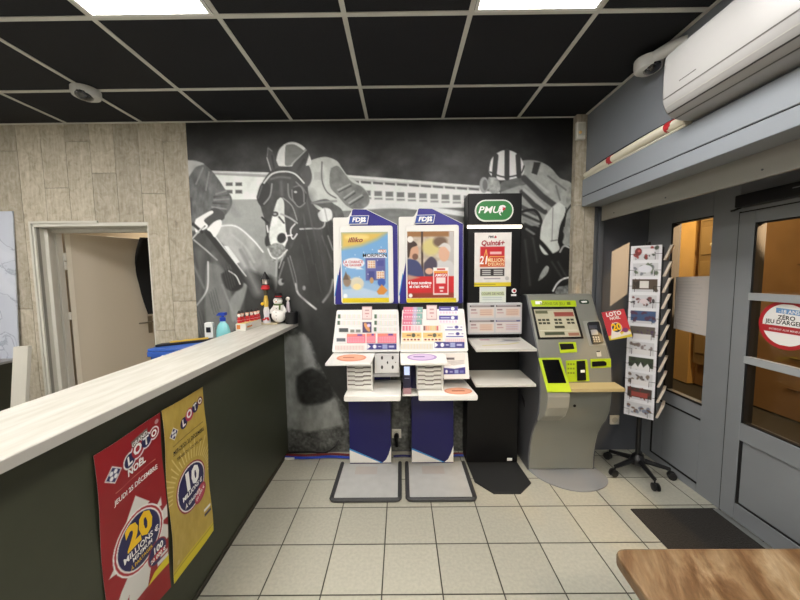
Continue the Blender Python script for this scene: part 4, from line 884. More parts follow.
# ------------------------------------------------------------------ the two lottery stands
mnav = mat('royal_navy_panel', '#0f0c56', .38); mwh = mat('stand_white', '#e8e7e3', .4); mvio = mat('violet_header', '#2c2784', .4); mcy = mat('cyan_stripe', '#3f8fd0', .4)
mrub = mat('dark_rubber_rim', '#3a3b3d', .6, noise=.1, nscale=50); mplt = mat('scuffed_base_plate', '#b9bab8', .45, noise=.05, nscale=14)
def nrect(x0, x1, y, z0, z1): return [(x0, y, z1), (x1, y, z1), (x1, y, z0), (x0, y, z0)]
def p_illiko(k):                             # 47 x 66
    Y = k.Y; k.C[:] = np.array([108, 164, 214])+(Y/66)[:, None]*np.array([30, 14, 4])
    k.poly([(0, 0), (47, 0), (36, 7), (20, 13), (0, 16)], (216, 184, 92), 5); k.ell(16, 5, 12, 3, (232, 210, 130), 3)
    k.poly([(0, 48), (14, 45), (30, 50), (47, 55), (47, 66), (0, 66)], (150, 186, 220), 2); k.poly([(0, 56), (20, 54), (47, 62), (47, 66), (0, 66)], (186, 208, 230), 2)
    k.ell(15, 50, 7, 6.5, (214, 208, 188), 1.5); k.ell(5, 47, 4, 6, (150, 130, 110), 1.5); k.poly([(4, 38), (7, 46), (1, 46)], (110, 92, 80), 1); k.ell(15, 53, 4, 3, (238, 220, 160), 1)
    k.rect(24, 25, 44, 47, (96, 98, 158), .8); k.poly([(22, 25), (26, 21.5), (43, 21.5), (46, 25)], (225, 226, 236), .8)
    for x, y in ((26, 27.5), (35, 38)):
        k.rect(x, y, x+8, y+7.5, (232, 222, 206), .6)
        for a in range(3):
            for b_ in range(3): k.rect(x+1+a*2.4, y+.9+b_*2.3, x+2.6+a*2.4, y+2.4+b_*2.3, (206, 150, 110), .5)
    k.rect(36, 27.5, 42.5, 33, (76, 82, 150), .6); k.rect(27, 38, 33, 46, (70, 76, 140), .6)
    k.ell(12, 30, 11, 5.2, (230, 232, 238), 1); k.poly([(16, 33), (22, 36), (14, 36)], (230, 232, 238), 1)
    k.rect(38, 17, 45, 20, (205, 120, 90), .6); k.ell(40, 49, 4, 4, (60, 92, 176), 1); k.poly([(35, 58), (40, 51), (46, 57), (42, 61), (37, 61)], (214, 140, 60), 1); k.ell(30, 47, 2, 3, (190, 150, 100), .8)
    k.ell(3, 62, 2.2, 2.2, (236, 240, 246), .6)
    for i in range(14): k.ell((i*13.7) % 46, 14+(i*7.9) % 34, .5, .5, (232, 238, 246), .6, .8)
def p_people(k):
    k.C[:] = (196, 182, 166); k.C += (fbm(k.X/4, k.Y/4, 12, 3)[:, None]-.5)*60
    k.rect(0, 0, 47, 5, (150, 104, 60), 2); k.rect(14, 0, 16, 46, (70, 52, 44), .8); k.rect(0, 5, 3, 22, (92, 74, 62), 2); k.rect(42, 0, 47, 40, (190, 186, 184), 2)
    k.ell(24, 15, 9, 8, (208, 196, 130), 4); k.ell(33, 10, 7, 5, (110, 88, 72), 3)
    k.poly(cpoly([(0, 26), (8, 27), (14, 33), (16, 46), (0, 46)]), (62, 70, 112), 1.5); k.ell(6, 19, 5.5, 7.5, (206, 160, 132), 1.2); k.poly(cpoly([(0, 12), (6, 9), (10, 13), (4, 16), (2, 24), (0, 24)]), (62, 44, 38), 1); k.ell(8, 24, 3, 3, (120, 84, 68), 1)
    k.poly(cpoly([(26, 36), (31, 28), (42, 28), (47, 33), (47, 46), (28, 46)]), (206, 204, 204), 1.5); k.ell(37, 21, 5.5, 8, (216, 172, 146), 1.2); k.poly(cpoly([(31, 15), (37, 11), (43, 14), (43, 20), (38, 15)]), (212, 208, 204), 1)
    k.poly(cpoly([(17, 30), (24, 24), (30, 30), (27, 42), (18, 44)]), (74, 66, 84), 1.5); k.ell(22, 38, 4, 3, (214, 170, 146), 1)
    k.rect(-1, 43, 48, 63, (204, 38, 42), .8); k.rect(-1, 59, 48, 64, (150, 60, 44), 1.5); k.poly([(0, 41), (12, 44), (0, 47)], (190, 150, 130), 2)
    k.rect(26, 34.5, 41.5, 61, (240, 236, 232), .6); k.rect(27, 38, 40.5, 59.5, (206, 40, 48), .6); k.rect(27, 38, 40.5, 40, (232, 160, 60), .6)
    k.rect(29, 44, 38.5, 50, (238, 222, 220), .6); k.rect(32, 53, 37, 55, (240, 230, 228), .6); k.rect(33, 56.5, 36, 58, (240, 230, 228), .6); k.rect(30, 35.5, 38, 37, (200, 60, 60), .6)
    k.ell(3, 7.5, 3, 3, (236, 232, 226), .6); k.ell(3, 61.5, 2, 2, (236, 232, 226), .6)
def clover(parent, x, y, z, s, mt):
    for a, b_ in ((-1, 1), (1, 1), (-1, -1), (1, -1)): MB().lathe([(s*.9, 0), (s*.9, .0006)], (x+a*s*.85, y, z+b_*s*.85), 10, None, 1, 1, (0, -1, 0)).build('clover_leaf', mt, parent)
def stand(ox, which):
    # header ------------------------------------------------
    if which == 0: lab = 'left white and blue lottery stand with a blue winter game poster'
    else: lab = 'right white and blue lottery stand with a poster of laughing people'
    t = thing('lottery_stand', lab, 'display stand', (ox+.245, 2.3, 0))
    yf = 2.50; W = .494
    hd = MB().prism(rounded([(ox-.008, yf, 1.30), (ox+.490, yf, 1.30), (ox+.490, yf, 1.905), (ox+.255, yf, 2.022), (ox+.150, yf, 2.026), (ox+.115, yf, 1.962), (ox+.0, yf, 1.962)], .012), (0, .05, 0))
    hdo = hd.build('header', mwh, t, .002)
    e = .0015
    MB().prism([(ox+.12, yf-e, 1.875), (ox+.148, yf-e, 2.016), (ox+.158, yf-e, 2.022), (ox+.253, yf-e, 2.018), (ox+.487, yf-e, 1.902), (ox+.487, yf-e, 1.302), (ox+.0, yf-e, 1.302), (ox+.003, yf-e, 1.37), (ox+.03, yf-e, 1.52), (ox+.05, yf-e, 1.62), (ox+.055, yf-e, 1.85)], (0, e*.8, 0)).build('blue_header_panel', mvio, t)
    MB().prism([(ox-.005, yf-e*.6, 1.36), (ox+.003, yf-e*.6, 1.37), (ox+.03, yf-e*.6, 1.52), (ox+.026, yf-e*.6, 1.54)], (0, e*.3, 0)).build('cyan_edge', mcy, t)
    yp = 2.478
    MB().prism(rounded([(ox+.052, yp, 1.308), (ox+.452, yp, 1.308), (ox+.452, yp, 1.895), (ox+.052, yp, 1.895)], .022), (0, .020, 0)).build('poster_frame', mwh, t, .003)
    lg = MB().prism([(ox+.118, yp-.001, 1.905), (ox+.262, yp-.001, 1.908), (ox+.275, yp-.001, 1.972), (ox+.131, yp-.001, 1.970)], (0, .018, 0)).build('logo_plate', mat('white_logo_plate', '#e4e4ea', .4), t, .001)
    MB().prism([(ox+.122, yp-.0016, 1.909), (ox+.258, yp-.0016, 1.912), (ox+.270, yp-.0016, 1.968), (ox+.134, yp-.0016, 1.966)], (0, .0005, 0)).build('logo_field', mat('logo_blue', '#2a4a9a', .4), lg)
    sh_ = Sheet('logo_ground', [(ox+.118, yp-.0022, 1.972), (ox+.275, yp-.0022, 1.972), (ox+.275, yp-.0022, 1.908), (ox+.118, yp-.0022, 1.908)], 157, 64, 40, lambda k: None)
    g_ = sh_.o
    for q, mt_ in (('FDJ', inkw),):
        o = sh_.text(q, 66, 48, 32, mt_, lg, bold=.05, wide=1.15, slant=.2)
    bpy.data.objects.remove(g_)
    clover(lg, ox+.232, yp-.0018, 1.940, .011, inkw)
    xl, xr, zt, zb_, zy = ox+.062, ox+.415, 1.848, 1.352, 1.315
    if which == 1: zb_, zy = 1.345, 1.312
    ps = Sheet('poster', nrect(xl, xr, yp-.0015, zb_, zt), 47, 64, .5, p_illiko if which == 0 else p_people, parent=t)
    box('yellow_strip', (xl-(0 if which == 0 else .008), yp-.002, zy), (xr+(.002 if which == 0 else .018), yp-.0002, zb_-.002), mat('bright_yellow', '#e2cc24', .45), t)
    ps.o['label'] = 'blue winter village poster' if which == 0 else 'poster of a laughing couple with a red ticket'
    if which == 0:
        ps.text('illiko', 14, 9.6, 4.6, mat('ink_brown', '#8a3a34', .5), bold=.04, wide=1.2, slant=.3)
        ps.text('MORPION', 33.5, 24.2, 3.5, inkk, bold=.025, wide=1.1); ps.text('MAXI', 41, 19.8, 2.6, inkw, bold=.03)
        ps.text('LA CHANCE', 11.5, 30, 2.6, inkr, bold=.03); ps.text('DE GAGNER', 11.5, 33, 2.2, inkr, bold=.03)
    else:
        ps.text('4 bons numéros', 12.5, 50.5, 3.0, inkw, bold=.05, wide=.85); ps.text('et c\'est gagné !', 12.5, 54, 3.0, inkw, bold=.05, wide=.85); ps.text('AMIGO', 34, 43.2, 2.6, inkw, bold=.04)
    # column
    cx0 = ox+.085; cx1 = ox+.418
    box('column', (cx0, yf, .012), (cx1, yf+.13, 1.30), mnav, t, .003)
    MB().prism([(cx0, yf-.0015, .022), (cx0+.245, yf-.0015, .022), (cx0, yf-.0015, .128)], (0, .0012, 0)).build('white_swoosh', mwh, t)
    MB().prism([(cx0, yf-.0012, .128), (cx0+.245, yf-.0012, .022), (cx0+.262, yf-.0012, .022), (cx0, yf-.0012, .142)], (0, .001, 0)).build('cyan_swoosh', mcy, t)
    pts = [(cx0+.262, yf-.0015, .022), (cx0+.29, yf-.0015, .045), (cx0+.312, yf-.0015, .09), (cx1, yf-.0015, .16), (cx1, yf-.0015, .022)]
    MB().prism(pts, (0, .0012, 0)).build('white_swoosh', mwh, t)
    # base plate
    bx0, bx1, by0, by1 = (-.500, -.012, 2.062, 2.515) if which == 0 else (.018, .498, 2.062, 2.515)
    fl = -.022 if which == 0 else .0
    bpl = MB().prism([(bx0+.02, by0+.02, .001), (bx1-.02, by0+.02, .001), (bx1-.02, by1, .001), (bx0+.02, by1, .001)], (0, 0, .011)).build('base_plate', mplt, t, .002)
    MB().tube([(bx0+.012, by1-.01, .015), (bx0+.012, by0+.03, .015), (bx0+.022, by0+.016, .015), (bx0+.04, by0+.012, .015), (bx1-.04, by0+.012, .015), (bx1-.022, by0+.016, .015), (bx1-.012, by0+.03, .015), (bx1-.012, by1-.01, .015)], .0145, 8).build('base_rim', mrub, t, 0, True)
    box('floor_sticker', (bx0+.13, by0+.30, .0122), (bx0+.30, by0+.40, .0127), mat('worn_sticker', '#b9b2ad', .5), t)
    # slanted ticket board
    zT, zB = (1.262, .965) if which == 0 else (1.262, .962); yT, yB = 2.455, 2.335
    x0, x1 = ox+.006, ox+.494
    bpts = [(x0-.006, yB, zB), (x1+.004, yB, zB), (x1-.006, yT, zT), (x0+.014, yT, zT)]
    n = Vector((0, -(zT-zB), (yT-yB))).normalized()
    MB().prism(rounded(bpts, .015), -n*.012).build('ticket_board', mwh, t, .001)
    MB().prism([(x0+.10, yT+.01, zB+.02), (x0+.10, yB+.03, zB+.02), (x0+.10, yT+.02, zT-.02)], (.28, 0, 0)).build('board_bracket', mat('black_bracket', '#17171c', .5), t)
    box('black_upper_back', (ox+.01, yf-.01, 1.20), (ox+.48, yf+.03, 1.302), mat('black_bracket', '#17171c'), t)
    B0 = Vector((0, yB, zB)); 
    def P(px, py, e=0): return hit(px, py, B0+n*e, n)
    return t, P, n
def quad(P, x0, y0, x1, y1, e=.0042): return [P(x0, y0, e), P(x1, y0, e), P(x1, y1, e), P(x0, y1, e)]
def pslip(base, deco):
    def f(k):
        k.C[:] = base; deco(k)
    return f
def rows(nr, cols_, ww=10, hh=6):
    def f(k):
        for r in range(nr):
            for i in range(int(ww*2)):
                c = cols_[(i*7+r*3) % len(cols_)]; k.rect(i*.5+.05, (r+.15)*hh/nr, i*.5+.38, (r+.85)*hh/nr, c, .2, .7)
    return f
t1, P1, n1 = stand(-.511, 0)
t2, P2, n2 = stand(-.013, 1)
def slip(P, n, q, label, base, deco, name='playslip_pack', cat='playslips', w=10, h=6, res=.25, group='playslips in the ticket boards', thick=.003):
    s = Sheet(name, quad(P, *q), w, h, res, pslip(base, deco), thick=thick, back=base)
    return ident(s.o, label, cat, group), s
pk = (226, 120, 138); dk = (60, 82, 66)
sw = (236, 234, 232)
greyrow = rows(1, [(226, 196, 196), (200, 206, 214), (214, 196, 170), (190, 208, 190)])
# left board
def tab(c): return lambda k: (greyrow(k), k.rect(.2, .8, 1.2, 5.2, c, .2))
for (x, y, w_, lbl) in ((337.5, 313.6, 24, 'white playslips with green tab, top left pocket of the left board'), (337, 320, 24.5, 'white playslips with green tab, second row left on the left board'),
                      (374, 313.6, 23, 'white playslips with green tab, top right pocket of the left board'), (374, 320, 23.5, 'white playslips with green tab, second row right on the left board'), (373.5, 326.6, 24, 'white playslips with green tab, third row right on the left board')):
    slip(P1, n1, (x, y, x+w_, y+5.6), lbl, sw, tab((62, 92, 70)))
slip(P1, n1, (336.5, 327.5, 362, 332.5), 'white playslips with a dark tab, third row left on the left board', sw, lambda k: (k.rect(1, .8, 4.6, 5.4, (60, 66, 66), .3), k.rect(5.4, 2.4, 7, 5.8, (130, 132, 120), .3), k.rect(7.6, 2.4, 9.4, 5.8, (120, 124, 116), .3)))
slip(P1, n1, (335.5, 334, 346.5, 343), 'white playslips with a dark tab beside the pink slips on the left board', sw, lambda k: k.rect(1, 2.8, 9, 5.0, (84, 88, 96), .3))
def pinkd(k):
    k.poly([(0, 0), (10, 0), (10, 1.2), (4, 1.4), (0, 2)], (232, 130, 110), .5); k.rect(5.6, .1, 8.2, 1.3, (100, 60, 140), .3)
    for r in range(4):
        for i in range(10): k.rect(.6+i*.9, 2.2+r*.9, 1.1+i*.9, 2.6+r*.9, (240, 176, 186), .2)
for q, lb in (((347, 334, 365.5, 343), 'wide pink playslips, left of three on the left board'), ((366.5, 333.5, 375.5, 343), 'narrow pink playslips, middle of three on the left board'), ((377.5, 333.5, 396.5, 343), 'wide pink playslips, right of three on the left board')):
    slip(P1, n1, q, lb, pk, pinkd)
slip(P1, n1, (335, 345, 364.5, 350.5), 'pale beige leaflet along the bottom left of the left board', (226, 220, 214), rows(1, [(210, 170, 170), (206, 196, 186)]), 'leaflet_strip', 'leaflet', group='leaflets in the ticket boards')
def navd(k):
    k.poly([(0, 0), (1.2, 3), (0, 6)], sw, .2); k.ell(2.6, 3, .6, 2, (236, 236, 240), .3); k.rect(5.2, .8, 6.9, 5.2, (150, 156, 200), .3); k.rect(7.4, 2, 9.2, 4, (180, 180, 214), .3); k.rect(3.8, 2.4, 4.8, 3.6, (180, 180, 214), .3)
slip(P1, n1, (367, 343.6, 396.5, 349.5), 'navy banner leaflet along the bottom right of the left board', (52, 48, 124), navd, 'leaflet_strip', 'leaflet', group='leaflets in the ticket boards')
def cosm(k):
    k.C[:] = (70, 52, 96); k.ell(5, 3, 4, 1.6, (214, 150, 90), .8, 1, .6); k.ell(7, 2, 2, 1, (220, 200, 230), .6)
slip(P1, n1, (362.5, 322, 371.5, 332.5), 'small dark purple and gold card in the middle of the left board', (70, 52, 96), cosm, 'game_card', 'game card', group='cards on the ticket boards')
def tagd(k):
    k.rect(.6, .4, 9.4, 5.6, (230, 208, 206), .3); k.rect(3, 1.5, 7, 2.1, (190, 150, 150), .2); k.rect(3, 3, 7, 3.5, (190, 130, 130), .2); k.rect(4.5, 4.4, 5.5, 4.8, (180, 120, 120), .2)
slip(P1, n1, (362, 306.5, 372, 319.5), 'pale pink tag above the left ticket board', (196, 160, 160), tagd, 'price_tag', 'tag', group='tags above the ticket boards')
# right board
def greenp(k):
    k.poly([(0, 0), (5, 0), (5, 6), (0, 6)], (222, 120, 146), 1); k.poly([(5, 0), (7, 0), (7, 6), (5, 6)], (190, 180, 208), 1); k.poly([(7, 0), (10, 0), (10, 6), (7, 6)], (130, 180, 170), 1)
    for i in range(7): k.rect(.8+i*1.2, 3.2, 1.5+i*1.2, 4.6, (236, 214, 220), .3)
for i, y in enumerate((307, 313.2, 319.2)):
    slip(P2, n2, (403.5-i*.6, y, 423-i*.4, y+5.6), ('topmost', 'second', 'third')[i]+' pink and green game slips in the left column of the right board', (222, 130, 150), greenp)
def redp(k):
    for i in range(6): k.rect(.3+i*1.6, .6, 1.5+i*1.6, 5.6, (226, 120, 140) if i < 3 else (236, 190, 196), .3)
slip(P2, n2, (402, 325.4, 421, 331), 'pink striped playslips below the green ones on the right board', (240, 220, 222), redp)
def ypk(k):
    for i in range(8): k.rect(.3+i*1.2, .6, 1.3+i*1.2, 5.4, ((120, 80, 80), (226, 150, 120), (226, 170, 130), (222, 190, 120), (214, 200, 140), (220, 190, 130), (200, 90, 90), (240, 230, 220))[i], .3)
slip(P2, n2, (423, 325.4, 441, 331), 'multicoloured playslips at the centre of the right board', (230, 214, 200), ypk)
def purp(k):
    k.rect(0, 0, 10, 3.2, (66, 56, 150), .3); k.ell(7.2, 1.7, 1, 1.3, (232, 232, 240), .3); k.rect(.8, 1.3, 5.6, 2.1, (190, 190, 226), .2)
    for i in range(6): k.rect(.4+i*1.6, 3.9, 1.4+i*1.6, 5.5, (226, 200, 216), .3)
for i, y in enumerate((306.5, 315.5)):
    slip(P2, n2, (439, y, 458, y+7.8), ('upper', 'lower')[i]+' violet lottery playslips at the top right of the right board', (236, 234, 240), purp)
def whitp(k):
    k.rect(.6, 4.6, 9.6, 5.5, (78, 70, 160), .3); k.ell(6.6, 2.2, 1, 1.6, (70, 62, 140), .3); k.rect(1.6, 1.8, 4.6, 2.8, (150, 146, 190), .2); k.rect(8.6, 1.6, 9.6, 2.8, (170, 160, 190), .2)
for i, y in enumerate((325, 331.6)):
    slip(P2, n2, (444+i, y, 463+i*1.2, y+5.8), ('upper', 'lower')[i]+' white and violet playslips at the right edge of the right board', (238, 236, 238), whitp)
def yelp(k):
    k.rect(0, 0, 10, 3.4, (238, 196, 120), .4); k.ell(5.9, 1.8, 1, 1.4, (90, 90, 70), .3); k.rect(2.4, 1.4, 4.6, 2.2, (110, 60, 50), .2); k.rect(7.6, 1.2, 9, 2.4, (190, 140, 70), .2)
    for i in range(5): k.rect(.8+i*1.8, 4.2, 1.8+i*1.8, 5.2, (130, 40, 50), .3)
for i, x in enumerate((402, 423)):
    slip(P2, n2, (x, 332.6, x+19.5, 341.5), ('left', 'right')[i]+' of two yellow playslip packs on the right board', (244, 226, 190), yelp)
slip(P2, n2, (445.5, 338.5, 465, 342), 'pink dotted strip at the right edge of the right board', (240, 214, 216), rows(1, [(232, 170, 180), (240, 220, 220)]), 'leaflet_strip', 'leaflet', group='leaflets in the ticket boards')
slip(P2, n2, (401, 343.4, 433, 349.6), 'pale beige leaflet along the bottom left of the right board', (226, 222, 210), rows(1, [(206, 190, 150), (200, 196, 190)]), 'leaflet_strip', 'leaflet', group='leaflets in the ticket boards')
slip(P2, n2, (434.5, 341.8, 464.5, 348), 'navy banner leaflet along the bottom right of the right board', (52, 48, 124), navd, 'leaflet_strip', 'leaflet', group='leaflets in the ticket boards')
slip(P2, n2, (426.5, 305, 437, 319.8), 'pale pink tag above the right ticket board', (190, 158, 158), tagd, 'price_tag', 'tag', group='tags above the ticket boards')

# shelves of the stands
def oval(z, cx1, cy1, rx, ry, name, mt, parent, slope=0):
    pts = [(cx1+rx*math.cos(2*PI*i/32), cy1+ry*math.sin(2*PI*i/32), z-slope*(ry*math.sin(2*PI*i/32)*-1)) for i in range(32)]
    return MB().prism(pts, (0, 0, .0008)).build(name, mt, parent)
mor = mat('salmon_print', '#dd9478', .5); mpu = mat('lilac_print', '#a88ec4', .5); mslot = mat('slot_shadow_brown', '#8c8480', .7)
def unit(t, ox, which):
    # writing shelf: slopes gently to the front
    sl = [(ox+.006, 2.36, .957), (ox+.318, 2.36, .957), (ox+.300, 2.155, .928), (ox+.004, 2.155, .928)]
    if which == 1: sl = [(ox+.0, 2.36, .957), (ox+.330, 2.36, .957), (ox+.322, 2.155, .928), (ox+.004, 2.155, .928)]
    if which == 0: sl[3] = (ox-.012, 2.155, .928)
    MB().prism(rounded(sl, .012), (0, 0, -.014)).build('writing_shelf', mwh, t, .002)
    cxo, cyo = ox+.155, 2.255
    n_ = 32; z0 = lambda y: .957-(2.36-y)*.1415+.001
    for rx, ry, m_, e in ((.105, .062, mor if which == 0 else mpu, .0), (.088, .048, mat('salmon_light', '#e8ab8c', .5) if which == 0 else mat('lilac_light', '#cdb9dc', .5), .0009)):
        pts = [(cxo+rx*math.cos(2*PI*i/n_), cyo+ry*math.sin(2*PI*i/n_), z0(cyo+ry*math.sin(2*PI*i/n_))+e) for i in range(n_)]
        MB().prism(pts, (0, 0, .0007)).build('oval_advert', m_, t)
    MB().prism([(cxo-.06, cyo-.004, z0(cyo-.004)+.0018), (cxo+.02, cyo-.004, z0(cyo-.004)+.0018), (cxo+.02, cyo+.010, z0(cyo+.01)+.0018), (cxo-.06, cyo+.010, z0(cyo+.01)+.0018)], (0, 0, .0004)).build('advert_text', mat('dark_salmon', '#b8654a', .5) if which == 0 else mat('dark_lilac', '#6a4f96', .5), t)
    # slotted ticket drawers
    sx0, sx1 = ox+.118, ox+.300; yz = 2.26
    u = box('slot_unit', (sx0, yz+.004, .708), (sx1, 2.42, .935), mwh, t, .002)
    box('slot_side', (sx1-.006, yz-.03, .708), (sx1+.002, yz+.02, .93), mwh, t, .001)
    for i in range(6):
        z = .727+i*.031
        s_ = MB().prism([(sx0+.004, yz-.012, z), (sx0+.055, yz-.012, z), (sx0+.062, yz-.012, z-.008), (sx0+.116, yz-.012, z-.008), (sx0+.122, yz-.012, z), (sx1-.008, yz-.012, z), (sx1-.008, yz-.012, z+.017), (sx0+.122, yz-.012, z+.017), (sx0+.116, yz-.012, z+.010), (sx0+.062, yz-.012, z+.010), (sx0+.055, yz-.012, z+.017), (sx0+.004, yz-.012, z+.017)], (0, .015, 0)).build('slot_lip', mwh, t, .001)
        box('slot_opening', (sx0+.006, yz-.001, z+.012), (sx1-.01, yz+.0036, z+.024), mslot, t)
    # lower shelf with rounded nose
    lx0, lx1 = ox+.110, ox+.502
    if which == 1: lx0 = ox+.122; lx1 = ox+.530
    pr_ = [(lx0+.012, 2.48, .708), (lx1-.035*which, 2.48, .708), (lx1, 2.155, .700), (lx0, 2.155, .700)]
    MB().prism(rounded(pr_, .03), (0, 0, -.016)).build('lower_shelf', mwh, t, .004, False)
    MB().prism(rounded([(lx0+.002, 2.152, .706), (lx1-.002, 2.152, .706), (lx1-.002, 2.152, .664), (lx0+.002, 2.152, .664)], .015), (0, .016, 0)).build('shelf_nose', mwh, t, .006)
    return sx0, sx1, lx0, lx1
u1 = unit(t1, -.511, 0); u2 = unit(t2, -.013, 1)
# perforated box on the left stand
mpg = mat('pale_grey_metal', '#bdbcbb', .45, metal=.1)
pb = MB().prism([(-.196, 2.30, .955), (-.020, 2.30, .955), (-.020, 2.265, .828), (-.196, 2.265, .828)], (0, .12, .0)).build('perforated_box', mpg, t1, .003)
def ponp(px, py, e=.0015): return hit(px, py, Vector((0, 2.30, .955))+Vector((0, -.127, .035)).normalized()*e, (0, -.127, .035))
for (px, py, w_, h_) in ((382, 357.8, 1.1, 1.9), (392.7, 357.7, 1.1, 1.9), (382, 367.3, 1.1, 1.9), (392.7, 367.2, 1.1, 1.9), (387.5, 362.6, .8, 1.4), (395.6, 362.5, .4, .6)):
    MB().prism([ponp(px+w_*math.cos(2*PI*i/16), py+h_*math.sin(2*PI*i/16)) for i in range(16)], (0, .002, .0)).build('hole', mat('hole_dark', '#2d2a2a', .8), pb)
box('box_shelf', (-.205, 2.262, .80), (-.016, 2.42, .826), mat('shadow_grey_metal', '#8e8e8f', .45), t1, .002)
# right stand: leaflet holder, orange oval
lh_ = MB().prism([(.30, 2.315, .955), (.478, 2.315, .955), (.484, 2.275, .775), (.30, 2.275, .775)], (0, .06, 0)).build('leaflet_holder', mwh, t2, .003)
def pl(px, py, e=.002): return hit(px, py, Vector((0, 2.315, .955))+Vector((0, -.18, .04)).normalized()*e, (0, -.18, .04))
def lft(k):
    k.C[:] = (224, 218, 212); k.rect(.5, 2, 5, 3, (90, 80, 84), .3)
    for i in range(5): k.line([(1.5+i, 4+i*.6), (9.2, 3.4+i*.7)], .3, (170, 160, 160), .3)
    k.poly([(0, 6.2), (10, 5.2), (10, 6.8), (6, 7.4), (0, 6.9)], (240, 238, 240), .3)
    k.poly([(0, 6.8), (5, 7.4), (10, 6.6), (10, 10), (0, 10)], (56, 50, 128), .3); k.ell(1.4, 8.6, .6, .8, (236, 236, 240), .3); k.rect(5, 7.9, 6.8, 9.6, (150, 160, 206), .3); k.rect(7.4, 8.2, 9.2, 9.4, (110, 110, 180), .3); k.rect(2.8, 8.4, 4.2, 9.2, (150, 150, 200), .3)
lf = Sheet('leaflet_pack', [pl(443.5, 353.5), pl(465, 353.5), pl(465.5, 374), pl(443.5, 374.5)], 10, 10, .25, lft, thick=.003)
ident(lf.o, 'white and navy leaflets in the holder on the right lottery stand', 'leaflets')
for rx, ry, m_, e in ((.098, .062, mor, 0), (.086, .050, mat('salmon_light', '#e8ab8c'), .0009)):
    zf = lambda y: .700+(y-2.155)*.0246+.001
    pts = [(.395+rx*math.cos(2*PI*i/32), 2.235+ry*math.sin(2*PI*i/32), zf(2.235+ry*math.sin(2*PI*i/32))+e) for i in range(32)]
    MB().prism(pts, (0, 0, .0007)).build('oval_advert', m_, t2)
box('advert_text', (.35, 2.225, .7045), (.44, 2.242, .7055), mat('dark_salmon', '#b8654a'), t2)
# ticket terminal between the stands
t = thing('ticket_scanner', 'dark blue ticket scanner with a lit screen between the two lottery stands', 'scanner', (.03, 2.33, .66))
mdt = mat('dark_indigo_plastic', '#1c1a38', .35)
sc = [ony(402.6, 364.5, 2.33), ony(410.8, 364.5, 2.33), ony(411, 388, 2.30), ony(403.2, 388, 2.30)]
MB().prism(rounded(sc, .006), (0, .05, 0)).build('scanner_body', mdt, t, .002)
MB().prism([p+Vector((0, -.002, 0)) for p in (ony(404, 366.5, 2.328), ony(409.6, 366.5, 2.328), ony(409.7, 375, 2.318), ony(404.2, 375, 2.318))], (0, .004, 0)).build('scanner_screen', mat('lit_screen', '#a9b6cc', .3, emit='#a9b6d8', estr=.7), t)
for (a, b_, c, d) in ((404.5, 378, 409.5, 379.6), (406, 383, 408.2, 384.6)): MB().prism([ony(a, b_, 2.312), ony(c, b_, 2.312), ony(c, d, 2.312), ony(a, d, 2.312)], (0, .004, 0)).build('scanner_key', mat('key_grey', '#9a9ab0', .4), t)
MB().prism([ony(403, 388.4, 2.30), ony(411.3, 388.4, 2.30), ony(411.3, 395.6, 2.29), ony(403, 395.6, 2.29)], (0, .05, 0)).build('pink_base', mat('dusty_pink', '#a88288', .5), t, .002)
box('scanner_shelf', (.0, 2.27, .655), (.115, 2.40, .663), mwh, t, .001)
box('scanner_arm', (.035, 2.40, .655), (.06, 2.499, .72), mdt, t, .001)

# ------------------------------------------------------------------ black terminal column (green oval sign)
mblk = mat('black_column', '#0a0a0c', .45, spec=.3); mblk2 = mat('black_side', '#1d1d20', .5)
t = thing('betting_column', 'tall black betting column with a green oval sign and two white shelves', 'display stand', (.71, 2.4, 0))
box('column', (.512, 2.50, .014), (.918, 2.66, 2.128), mblk, t, .006)
box('side_trim', (.919, 2.56, .1), (.935, 2.66, 1.0), mat('grey_side_trim', '#3a3a3e', .4), t, .003)
bp = [(.515, 2.50, .001), (.523, 2.27, .001), (.627, 2.135, .001), (.813, 2.133, .001), (.928, 2.249, .001), (.915, 2.50, .001)]
bp = [(.512, 2.66, .001)]+bp[:0]+[(.515, 2.50, .001), (.523, 2.27, .001), (.627, 2.140, .001), (.813, 2.138, .001), (.928, 2.249, .001), (.918, 2.50, .001), (.918, 2.66, .001)]
MB().prism(bp, (0, 0, .012)).build('base_plate', mat('anthracite_plate', '#232527', .6, bump=.1, nscale=300), t, .002)
box('base_label', (.835, 2.494, .03), (.875, 2.4985, .052), inkw, t)
def stadium(x0, x1, z0, z1, y, n=12):
    r = (z1-z0)/2; cz = (z0+z1)/2; out = []
    for i in range(n+1): a = -PI/2+PI*i/n; out.append((x1-r+r*math.cos(a), y, cz+r*math.sin(a)))
    for i in range(n+1): a = PI/2+PI*i/n; out.append((x0+r+r*math.cos(a), y, cz+r*math.sin(a)))
    return out
sg = MB().prism(stadium(.560, .850, 1.918, 2.078, 2.486), (0, .0138, 0)).build('oval_sign', mat('sign_white', '#e3e6e0', .4), t, .001)
MB().prism(stadium(.570, .840, 1.928, 2.068, 2.4845), (0, .002, 0)).build('green_field', mat('sign_green', '#2f7d3f', .4), sg)
sgp = Sheet('sign_ground', nrect(.560, .850, 2.484, 1.918, 2.078), 290, 160, 200, lambda k: None)
sgp.text('PMU', 102, 98, 50, inkw, sg, bold=.025, wide=1.15, slant=.25); bpy.data.objects.remove(sgp.o)
